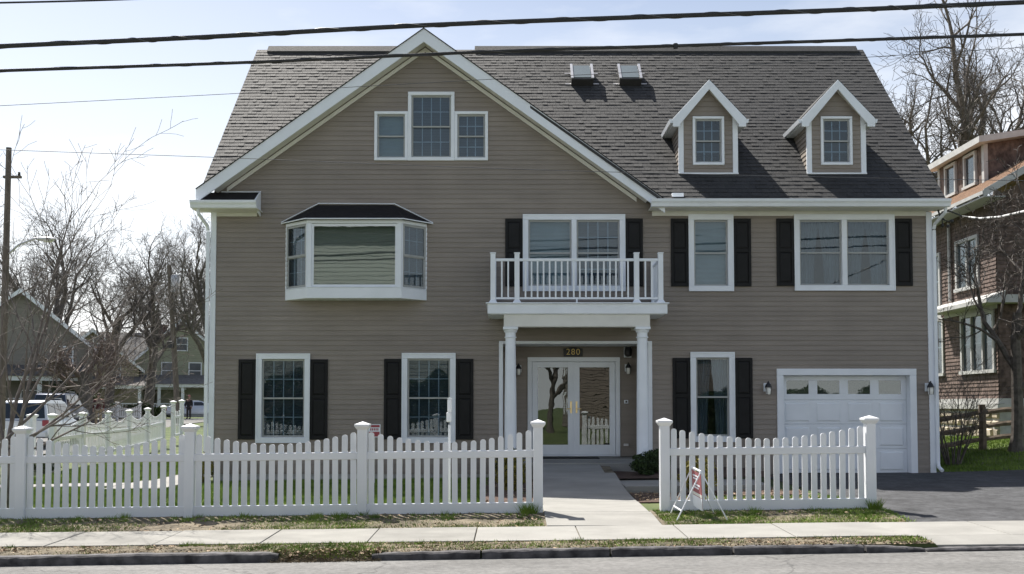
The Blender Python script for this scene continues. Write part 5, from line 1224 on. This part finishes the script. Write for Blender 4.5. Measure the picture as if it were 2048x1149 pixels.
# pale house across the street (behind the camera; it shows in the window glass)
far_house('pale green clapboard house across the street reflected in the bay window', 1024, 30, 11, 8, 10.7, 2.4, (.36, .38, .345), (.12, .115, .11), 'y', math.pi, [(-2.6, 1.0, 1.0, 1.6), (2.6, 1.0, 1.0, 1.6), (-2.2, 4.0, 1.0, 1.4), (2.2, 4.0, 1.0, 1.4)]).location = (-8.8, -33.4, 0)
far_house('brown clapboard house across the street reflected in the right windows', 1024, 30, 9, 9, 5.4, 3.2, (.20, .165, .14), (.14, .12, .11), 'y', math.pi, []).location = (8.3, -47.0, 0)  # added out of view so the right door pane reflects dark
def added_hedge(label, x0, x1, y, h, seed, dep=.7):
    g = np.random.default_rng(seed); n = int((x1 - x0) * h * 1300)
    c = np.stack([g.uniform(x0, x1, n), y + g.uniform(-dep, dep, n), g.uniform(0, 1, n) ** .8 * h], 1); c[:, 2] *= 1 + .10 * np.sin(c[:, 0] * 1.7 + seed) + .06 * np.sin(c[:, 0] * 4.7)
    a = g.normal(0, 1, (n, 3)); a /= np.linalg.norm(a, axis=1, keepdims=True); k = np.cross(a, g.normal(0, 1, (n, 3))); k /= np.linalg.norm(k, axis=1, keepdims=True); s_ = .07
    return tag(link('hedge', tri_mesh('hedge', np.stack([c - a * s_, c + k * s_, c + a * s_], 1)), GREENLEAF), label, 'hedge')
added_hedge('tall dark evergreen hedge added across the street to darken the left lower windows', -17, -2.2, -27.6, 2.9, 51)  # invented hedge out of view, keeps reflections in the lower glass dark
added_hedge('lower dark evergreen hedge added across the street to darken the garage windows', 5.5, 18, -28.2, 2.2, 52)  # likewise added unseen, a dark reflection for the garage panes
tree(TA, 'bare_tree', 'bare tree on the lawn across the street seen in the window glass', -2.6, -33.5, 1.0, (.8, .8, .8))
tree(TC, 'bare_tree', 'bare tree across the street seen in the left door glass', 2.2, -35, 3.0, (.8, .8, .8))
tree(TB, 'bare_tree', 'second bare tree across the street seen in the right windows', 6.2, -36, 2.0, (.85, .85, .85))

# ------------------------------------------------------------------ vehicles
def car(label, x, y, rz, paint, kind='suv', z=None):
    r = empty('parked_car', label, 'car'); LW, W2 = (4.7, .94) if kind == 'suv' else (4.5, .89)
    pm = mat('paint ' + label[:12], paint, .3, .03, 2, spec=.6, metal=.25); dk = mat('glass ' + label[:12], (.015, .018, .022), .05, .1, spec=.8)
    # side profile stations: (y along car from rear 0, sill z, belt z)
    if kind == 'suv': low = [(0, .42, .98), (.12, .36, 1.04), (.9, .34, 1.06), (2.4, .34, 1.05), (3.35, .34, 1.03), (3.6, .36, 1.0), (4.45, .38, .90), (4.7, .46, .74)]; top = [(.10, 1.04), (.30, 1.70), (.55, 1.77), (2.3, 1.77), (2.7, 1.70), (3.45, 1.03)]
    else: low = [(0, .40, .80), (.15, .32, .98), (.9, .28, 1.0), (2.4, .28, .94), (3.3, .28, .90), (3.6, .30, .87), (4.3, .34, .74), (4.5, .42, .60)]; top = [(.75, .98), (1.35, 1.38), (1.7, 1.44), (2.5, 1.43), (2.8, 1.36), (3.5, .89)]
    b = MB(); n = 8
    for (yy, s, bl) in low:
        e = .06 if 0.05 < yy < LW - .1 else .14; w_ = W2 - (.0 if .3 < yy < LW - .5 else .05)
        b.v += [(-w_ + .08, yy, s), (w_ - .08, yy, s), (w_, yy, s + .1), (w_, yy, bl - .12), (w_ - e, yy, bl), (-w_ + e, yy, bl), (-w_, yy, bl - .12), (-w_, yy, s + .1)]
    for i in range(len(low) - 1):
        for k in range(n): b.f.append((i*n+k, (i+1)*n+k, (i+1)*n+(k+1)%n, i*n+(k+1)%n))
    b.f.append(tuple(range(n))[::-1]); b.f.append(tuple((len(low)-1)*n+k for k in range(n))); m0 = len(b.v)
    wb, wt = W2 - .07, W2 - .22
    for (yy, zz) in top:
        f = (zz - top[0][1]) / (top[3][1] - top[0][1]); w_ = wb + (wt - wb) * max(0, f); b.v += [(-w_, yy, zz), (w_, yy, zz)]
    k = len(top)
    for i in range(k - 1): b.f.append((m0+2*i, m0+2*i+1, m0+2*i+3, m0+2*i+2))
    b.f.append(tuple(m0+2*i for i in range(k))); b.f.append(tuple(m0+2*i+1 for i in range(k))[::-1])
    body = b.build('body', pm, r, True); body.data.set_sharp_from_angle(angle=R(28)); bevel(body, .025, 2)
    def tw(zz): f = (zz - top[0][1]) / (top[3][1] - top[0][1]); return wb + (wt - wb) * max(0, f)
    def glassq(name, *p): 
        bb = MB(); bb.quad(*p); o = bb.build(name, dk, r); so_ = o.modifiers.new('t', 'SOLIDIFY'); so_.thickness = .01; return o
    za, zc = top[0][1] + .06, top[3][1] - .12; e = .012
    def lerp(y0, z0, y1, z1, zz): return y0 + (y1 - y0) * (zz - z0) / (z1 - z0)
    ra, rc = lerp(*top[0], *top[1], za), lerp(*top[0], *top[1], min(zc, top[1][1])); zr = min(zc, top[1][1])
    glassq('rear_window', (-tw(za) + .08, ra - e, za), (tw(za) - .08, ra - e, za), (tw(zr) - .06, rc - e, zr), (-tw(zr) + .06, rc - e, zr))
    fa, fc = lerp(*top[5], *top[4], za), lerp(*top[5], *top[4], zc); glassq('windscreen', (-tw(za) + .06, fa + e, za), (tw(za) - .06, fa + e, za), (tw(zc) - .05, fc + e, zc), (-tw(zc) + .05, fc + e, zc))
    y0, y1 = top[1][0] + .12, top[4][0] - .05; nwin = 3 if kind == 'suv' else 2
    for s in (-1, 1):
        for q in range(nwin):
            u0 = y0 + (y1 - y0) * q / nwin + .04; u1 = y0 + (y1 - y0) * (q + 1) / nwin - .04; b0 = u0 - (.12 if q == 0 else 0); b1 = u1 + (.5 if q == nwin - 1 else 0)
            glassq('side_window', (s * (tw(za) + e), b0, za), (s * (tw(za) + e), b1, za), (s * (tw(zc) + e), u1, zc), (s * (tw(zc) + e), u0, zc))
        tl = MB(); zt0, zt1 = (.86, 1.28) if kind == 'suv' else (.70, .92); tl.box(min(s * (W2 - .22), s * (W2 - .02)), max(s * (W2 - .22), s * (W2 - .02)), -.03, .14, zt0 - .05, min(zt1, top[0][1] - .02) if kind != 'suv' else 1.03); bevel(tl.build('tail_light', RED, r), .02)
        bevel(MB().box(min(s * (W2 - .3), s * (W2 - .06)), max(s * (W2 - .3), s * (W2 - .06)), LW - .18, LW - .01, .56, .70).build('headlight', LAMPG, r), .02)
        bevel(MB().box(min(s * W2, s * (W2 + .2)), max(s * W2, s * (W2 + .2)), top[4][0] + .25, top[4][0] + .37, za, za + .14).build('mirror', pm, r), .03)
        if kind == 'suv': MB().tube([(s * (wt - .06), .5, 1.78), (s * (wt - .06), .6, 1.84), (s * (wt - .06), 2.4, 1.84), (s * (wt - .06), 2.5, 1.76)], .022, 6).build('roof_rack', dk, r)
        for yy in (.95, LW - .98):
            wh = MB(); x0 = s * (W2 - .20); wh.tube([(x0, yy, .34), (s * (W2 + .01), yy, .34)], .34, 22); wo_ = wh.build('wheel', RUBBER, r, True)
            MB().tube([(s * (W2 + .011), yy, .34), (s * (W2 + .02), yy, .34)], .21, 16).build('rim', ALU, wo_, True)
    bevel(MB().box(-W2 + .06, W2 - .06, -.09, .06, .40, .62).build('bumper', pm, r), .03); MB().box(-.26, .26, -.10 if kind != 'suv' else -.012, -.091 if kind != 'suv' else -.001, .48 if kind != 'suv' else .80, .62 if kind != 'suv' else .93).build('licence_plate', WHITE, r)
    return place(r, (x, y, (gz(x, y) if z is None else z)), rz)
car('white sport utility vehicle seen from behind beside the side fence', -18.05, 15.6, .14, (.62, .65, .70), z=-.06)
car('dark blue vehicle parked ahead of the white one', dX(96, 52), 31.0, .16, (.03, .045, .09))
car('silver white sedan in the far cross street by the porches', dX(350, 80) - .2, 57.3, R(-72), (.60, .64, .70), 'sedan')

# ------------------------------------------------------------------ people
def skin(name, verts, edges, radii, m, parent, root=0):
    me = bpy.data.meshes.new(name); me.from_pydata(verts, edges, []); me.materials.append(m); o = bpy.data.objects.new(name, me); C.objects.link(o); o.parent = parent
    md = o.modifiers.new('skin', 'SKIN'); md.use_smooth_shade = True
    for i, rr in enumerate(radii): me.skin_vertices[0].data[i].radius = (rr, rr) if not hasattr(rr, '__len__') else rr
    me.skin_vertices[0].data[root].use_root = True
    sd = o.modifiers.new('sub', 'SUBSURF'); sd.levels = 1; sd.render_levels = 1; return o
SKIN = mat('skin', (.42, .26, .19), .6, .08); HAIR = mat('hair', (.06, .04, .03), .8, .2)
def person(label, x, y, z, rz, topc, legc, cap=None, hands=(.28, .26)):
    r = empty('person', label, 'person'); tm = mat('top ' + label[:16], topc, .85, .15, 9); lm = mat('legs ' + label[:16], legc, .85, .12, 9); shm = BLACKM
    hx, hz = .30, .84
    V_ = [(0, 0, .95), (0, 0, 1.2), (0, .01, 1.42), (0, 0, 1.50), (0, -.01, 1.58), (0, -.02, 1.66), (0, 0, 1.76)]; E_ = [(i, i+1) for i in range(6)]; r_ = [(.14, .10), (.13, .10), (.14, .09), .055, .07, (.085, .10), .06]
    for s in (-1, 1):
        k = len(V_); V_ += [(s*.20, 0, 1.43), (s*.27, .02, 1.15), (s*.27, -.05, .90), (s*.27, -.07, .84)]; E_ += [(2, k), (k, k+1), (k+1, k+2), (k+2, k+3)]; r_ += [.06, .045, .034, (.022, .04)]
        for q, (dx, ln) in enumerate(((-.03, .07), (-.01, .085), (.01, .08), (.03, .065))): V_ += [(s*.27 + dx * .4, -.075 + dx, .84 - ln * .5), (s*.27 + dx * .4, -.085 + dx, .84 - ln)]; m_ = len(V_); E_ += [(k+3, m_-2), (m_-2, m_-1)]; r_ += [.010, .008]
        V_ += [(s*.24, -.12, .86), (s*.235, -.14, .82)]; m_ = len(V_); E_ += [(k+2, m_-2), (m_-2, m_-1)]; r_ += [.011, .009]
        k = len(V_); V_ += [(s*.10, 0, .88), (s*.11, -.01, .48), (s*.115, .02, .08), (s*.12, -.12, .04)]; E_ += [(0, k), (k, k+1), (k+1, k+2), (k+2, k+3)]; r_ += [.085, .06, .04, .035]
    skin('body', V_, E_, r_, SKIN, r)
    fa = MB(); fa.ball((-.033, -.115, 1.685), .014, 6, 5).ball((.033, -.115, 1.685), .014, 6, 5); fa.build('eyes', HAIR, r); MB().ball((0, -.125, 1.655), (.014, .02, .026), 6, 5).ball((.088, 0, 1.67), (.015, .025, .035), 6, 5).ball((-.088, 0, 1.67), (.015, .025, .035), 6, 5).build('nose_and_ears', SKIN, r)
    MB().box(-.028, .028, -.118, -.108, 1.605, 1.615).build('mouth', RED, r)
    V_ = [(0, 0, .86), (0, 0, 1.12), (0, .01, 1.40), (0, 0, 1.47)]; E_ = [(0, 1), (1, 2), (2, 3)]; r_ = [(.185, .135), (.175, .13), (.18, .12), .075]
    for s in (-1, 1):
        k = len(V_); V_ += [(s*.21, 0, 1.42), (s*.275, .02, 1.15), (s*.275, -.04, .92)]; E_ += [(2, k), (k, k+1), (k+1, k+2)]; r_ += [.082, .066, .054]
    skin('jacket', V_, E_, r_, tm, r, 1)
    V_ = [(0, 0, .94)]; E_ = []; r_ = [(.17, .125)]
    for s in (-1, 1):
        k = len(V_); V_ += [(s*.10, 0, .84), (s*.115, -.01, .48), (s*.12, .01, .07)]; E_ += [(0, k), (k, k+1), (k+1, k+2)]; r_ += [.105, .082, .068]
    skin('trousers', V_, E_, r_, lm, r)
    for s in (-1, 1): MB().ball((s*.12, -.06, .045), (.052, .14, .05), 10, 6).build('shoe', shm, r, True)
    if cap: h = MB(); h.ball((0, .0, 1.745), (.105, .12, .075), 12, 7); h.ball((0, -.12, 1.725), (.075, .08, .012), 10, 5); h.build('cap', cap, r, True)
    else: MB().ball((0, .015, 1.735), (.10, .115, .085), 12, 7).build('hair', HAIR, r, True)
    return place(r, (x, y, z), rz)
p1x, p1y = dX(198, 56), 34.9
person('standing person in dark red jacket and pale khaki trousers by the small tree', p1x, p1y, gz(p1x, p1y) - .06, .2, (.085, .022, .022), (.42, .34, .23))
p2x, p2y = dX(381, 76), 54.6
person('distant person in a red cap and dark clothes by the silver sedan', p2x, p2y, gz(p2x, p2y) + .02, -.2, (.035, .03, .03), (.06, .05, .045), RED)

# ------------------------------------------------------------------ poles, lamp, wires
pole = empty('utility_pole', 'wooden utility pole at the left edge with crossarm', 'utility pole')
px_, py_ = dX(4, 30), 8.9
MB().tube([(0, 0, -.3), (.03, 0, 5), (.05, 0, Z(296, py_))], [.11, .10, .08], 12).build('shaft', POLEW, pole)
bevel(MB().box(-.1, .45, -.05, .05, Z(357, py_), Z(352, py_)).build('crossarm', POLEW, pole), .01); MB().lathe([(.03, 0), (.05, .03), (.03, .06), (.045, .09), (.02, .12)], (.38, 0, Z(352, py_)), 8).build('insulator', BLACKM, pole)
place(pole, (px_, py_, 0))
lamp = empty('street_lamp', 'grey street lamp with curved arm at the left edge', 'street lamp')
lz = Z(478, py_); lx = X(92, py_, 480) - px_
MB().tube([(0, 0, lz - .45), (.3, 0, lz - .18), (.75, 0, lz), (lx - .35, 0, lz + .02)], .035, 8).build('arm', ALU, lamp)
MB().ball((lx - .12, 0, lz - .01), (.30, .13, .08), 12, 7).build('lamp_head', ALU, lamp, True); MB().ball((lx - .05, 0, lz - .07), (.15, .10, .05), 10, 6).build('lens', LAMPG, lamp, True); place(lamp, (px_ + .12, py_, 0))
p2 = empty('utility_pole', 'leaning wooden utility pole with a grey transformer', 'utility pole'); yq = 37.0; tb, tt_ = at(357, 835, yq), at(338, 531, yq)
MB().tube([(0, 0, -.6), (tt_ - tb) * .5, tt_ - tb], [.17, .15, .12], 12).build('shaft', POLEW, p2); q = at(350, 565, yq) - tb
MB().lathe([(.10, -.60), (.24, -.58), (.25, -.1), (.25, .35), (.22, .42), (.10, .45)], q, 14).build('transformer', ALU, p2, True); MB().lathe([(.03, .45), (.05, .5), (.03, .55), (.045, .6), (.02, .64)], q, 8).build('insulator', BLACKM, p2)
q2 = at(341, 690, yq) - tb; bevel(MB().box(q2.x - .1, q2.x + .25, -.3, -.12, q2.z - .2, q2.z + .2).build('junction_box', BLACKM, p2), .02); place(p2, tb)
def wire(name, label, pts, d, rad, m, twist=False):
    """pts are sighted pixels; the wire hangs at depth d and runs on past both sides of the frame"""
    y = d - 21.1; P = [at(a, c, y) for a, c in pts]
    a = P[0] + (P[0] - P[1]).normalized() * 9; c = P[-1] + (P[-1] - P[-2]).normalized() * 9
    P = [a] + P + [c]; Q = []
    for i in range(len(P) - 1):
        p0, p1, p2_, p3 = P[max(i-1, 0)], P[i], P[i+1], P[min(i+2, len(P)-1)]
        for k in range(10):
            t = k / 10; Q.append(.5 * ((2 * p1) + (p2_ - p0) * t + (2 * p0 - 5 * p1 + 4 * p2_ - p3) * t * t + (3 * p1 - p0 - 3 * p2_ + p3) * t ** 3))
    Q.append(P[-1]); r = empty(name, label, 'cable')
    MB().tube(Q, rad, 8, cap=False).build('core', m, r, True)
    if twist:
        b = MB(); W_ = []; n_ = len(Q)
        for i in range(n_ - 1):
            for k in range(6):
                t = k / 6; p = Q[i].lerp(Q[i+1], t); an = (i * 6 + k) * .30; W_.append(p + Vector((0, math.cos(an), math.sin(an))) * rad * 1.0)
        b.tube(W_, rad * .17, 5, cap=False); b.build('lashing_wire', WIREM, r)
    return r
wire('overhead_cable', 'thick black overhead cable crossing just over the roof peak', [(0, 93), (400, 75), (850, 51), (1300, 34), (1700, 20), (2048, 5)], 12.0, .030, CABLE, True)
wire('overhead_cable', 'black overhead cable crossing the upper roof below the thicker one', [(0, 142), (500, 125), (1000, 103), (1350, 92), (1700, 81), (2048, 69)], 12.3, .021, CABLE, True)
wire('overhead_cable', 'black overhead cable in the top left corner of the sky', [(-200, 10), (0, 6), (200, 1), (500, -10)], 11.7, .012, CABLE)
wire('overhead_wire', 'thin grey wire rising from the left across the gable top', [(0, 212), (480, 187), (1000, 158), (1300, 143), (1810, 110), (2048, 95)], 14.0, .0042, WIREM)
wire('overhead_wire', 'thin grey wire sagging across the gable below the triple window', [(0, 300), (480, 317), (980, 337), (1480, 351), (2048, 362)], 17.0, .0052, WIREM)
MB().tube([at(1351, 88, -8.8), at(1351, 97, -8.8)], .03, 8).build('cable_clamp', CABLE, bpy.data.objects['overhead_cable.001'])
# service drop at the right corner
sd_ = empty('service_drop', 'black and white service cable with black connectors at the right eave corner', 'cable'); ys_ = -.15
a = at(1876, 420, ys_)
MB().tube([a, at(1880, 433, ys_), at(1888, 440, ys_ - .1)], .018, 6).tube([at(1880, 437, ys_ - .1), at(1884, 424, ys_ - .1), at(1900, 423, ys_ - .2), at(1925, 433, ys_ - .3)], .014, 6).tube([at(1888, 440, ys_ - .1), at(1896, 444, ys_ - .1), at(1904, 440, ys_ - .1)], .012, 6).tube([at(1884, 438, ys_ - .1), at(1885, 449, ys_ - .1)], .012, 6).build('leads', CABLE, sd_)
for q in ((1885, 452), (1896, 453), (1904, 443)): MB().ball(at(q[0], q[1], ys_ - .1), .036, 8, 6).build('connector', BLACKM, sd_)
def twoTone(): 
    m = mat('taped cable', (.02, .02, .02), .5, .1, 2.2, col2=(.75, .75, .75), stretch=(2.2, 2.2, 0), lo=.45, hi=.5); return m
MB().tube([at(1925, 433, ys_ - .3), at(1960, 437, -1.5), at(2000, 434, -3), at(2048, 423, -5), at(2120, 400, -8)], .017, 6).build('cable', twoTone(), sd_)

# ------------------------------------------------------------------ signs and small things in the yard
ys = empty('yard_sign', 'leaning red and white yard sign on a white A-shaped wire frame', 'sign'); sy = FY - .55
def P(px, py, dy=0.0): return at(px, py, sy + dy)
b = MB()
for q in (((1383, 936, .10), (1345, 1046, -.35)), ((1397, 952, -.22), (1351, 1037, -.42)), ((1403, 945, -.2), (1449, 1046, -.5)), ((1383, 936, .12), (1358, 985, .34))):
    pass
A, B_ = P(1384, 935, .18), P(1402, 944, -.16)
zg0 = gz(A.x, sy)
legs = [(A, Vector((A.x - .30, A.y + .10, zg0))), (A, Vector((A.x + .34, A.y + .12, zg0))), (B_, Vector((B_.x - .36, B_.y - .16, zg0 + .0))), (B_, Vector((B_.x + .33, B_.y - .12, zg0 - .0)))]
for k, (p, q) in enumerate(legs): MB().tube([p, q], .009, 6).build('leg', VINYL, ys)
MB().tube([A, B_], .016, 6).build('top_bar', VINYL, ys); MB().tube([legs[0][0].lerp(legs[0][1], .8), legs[2][0].lerp(legs[2][1], .8)], .013, 6).build('lower_bar', VINYL, ys)
dn = Vector((.05, 0, -1)); ed = (B_ - A); ed.z = 0; pn = ed.cross(Vector((0, 0, 1))).normalized()
p0 = A + Vector((0, 0, -.03)); sh_ = .50
FADED = mat('faded red print', (.30, .10, .11), .7, .15, 20); brd = MB().obox(p0, B_ - A, dn * sh_, pn * .008).build('board', FADED, ys)
for (t0, t1, m_) in ((.68, 1.0, WHITE), (.58, .66, CREAM)):
    MB().obox(p0 + dn * sh_ * t0 + pn * -.003, (B_ - A), dn * sh_ * (t1 - t0), pn * .014).build('print_band', m_, brd)
b = MB()
for t0, u0, u1 in ((.10, .15, .75), (.18, .15, .6), (.34, .2, .85), (.42, .2, .7)):
    b.obox(p0 + (B_ - A) * u0 + dn * sh_ * t0 + pn * -.002, (B_ - A) * (u1 - u0), dn * .022, pn * .012)
b.build('print_lines', WHITE, brd)
wp = empty('yard_post', 'slim white post with a small white box head in front of the second window', 'post'); yp = FY + .9
top_, bt = at(899, 795, yp), at(899, 1005, yp); zz = gz(top_.x, yp)
bevel(MB().box(-.02, .02, -.02, .02, -.1, .0 + at(0, 850, yp).z - zz).build('shaft', VINYL, wp), .005)
zb2 = at(0, 838, yp).z - zz; zt2 = top_.z - zz
bevel(MB().box(-.045, .03, -.04, .04, zb2 - .05, zb2 + .10).build('bracket', VINYL, wp), .012); bevel(MB().box(-.03, .035, -.045, .045, zb2 + .101, zt2 - .03).build('head', VINYL, wp), .01)
MB().prism([(-.04, -.05, zt2 - .029), (.045, -.05, zt2 - .029), (.0, -.05, zt2)], (0, .1, 0)).build('cap', VINYL, wp); place(wp, (top_.x, yp, zz))
ss = empty('garden_sign', 'small red and white sign behind the fence near the second window', 'sign'); yp = -1.2; c0 = at(749, 862, yp); zz = gz(c0.x, yp)
MB().box(-.012, .012, -.01, .01, -.1, c0.z - zz).build('stake', ALU, ss); MB().box(-.12, .12, -.022, -.011, c0.z - zz - .13, c0.z - zz + .13).build('board', WHITE, ss)
MB().box(-.105, .105, -.026, -.0225, c0.z - zz - .115, c0.z - zz - .02).box(-.105, .105, -.026, -.0225, c0.z - zz + .07, c0.z - zz + .115).build('print_band', RED, ss)
b = MB()
for k in range(5): b.box(-.08 + .035 * k, -.06 + .035 * k, -.026, -.0225, c0.z - zz + .005, c0.z - zz + .05)
b.build('print_lines', RED, ss); place(ss, (c0.x, yp, zz))
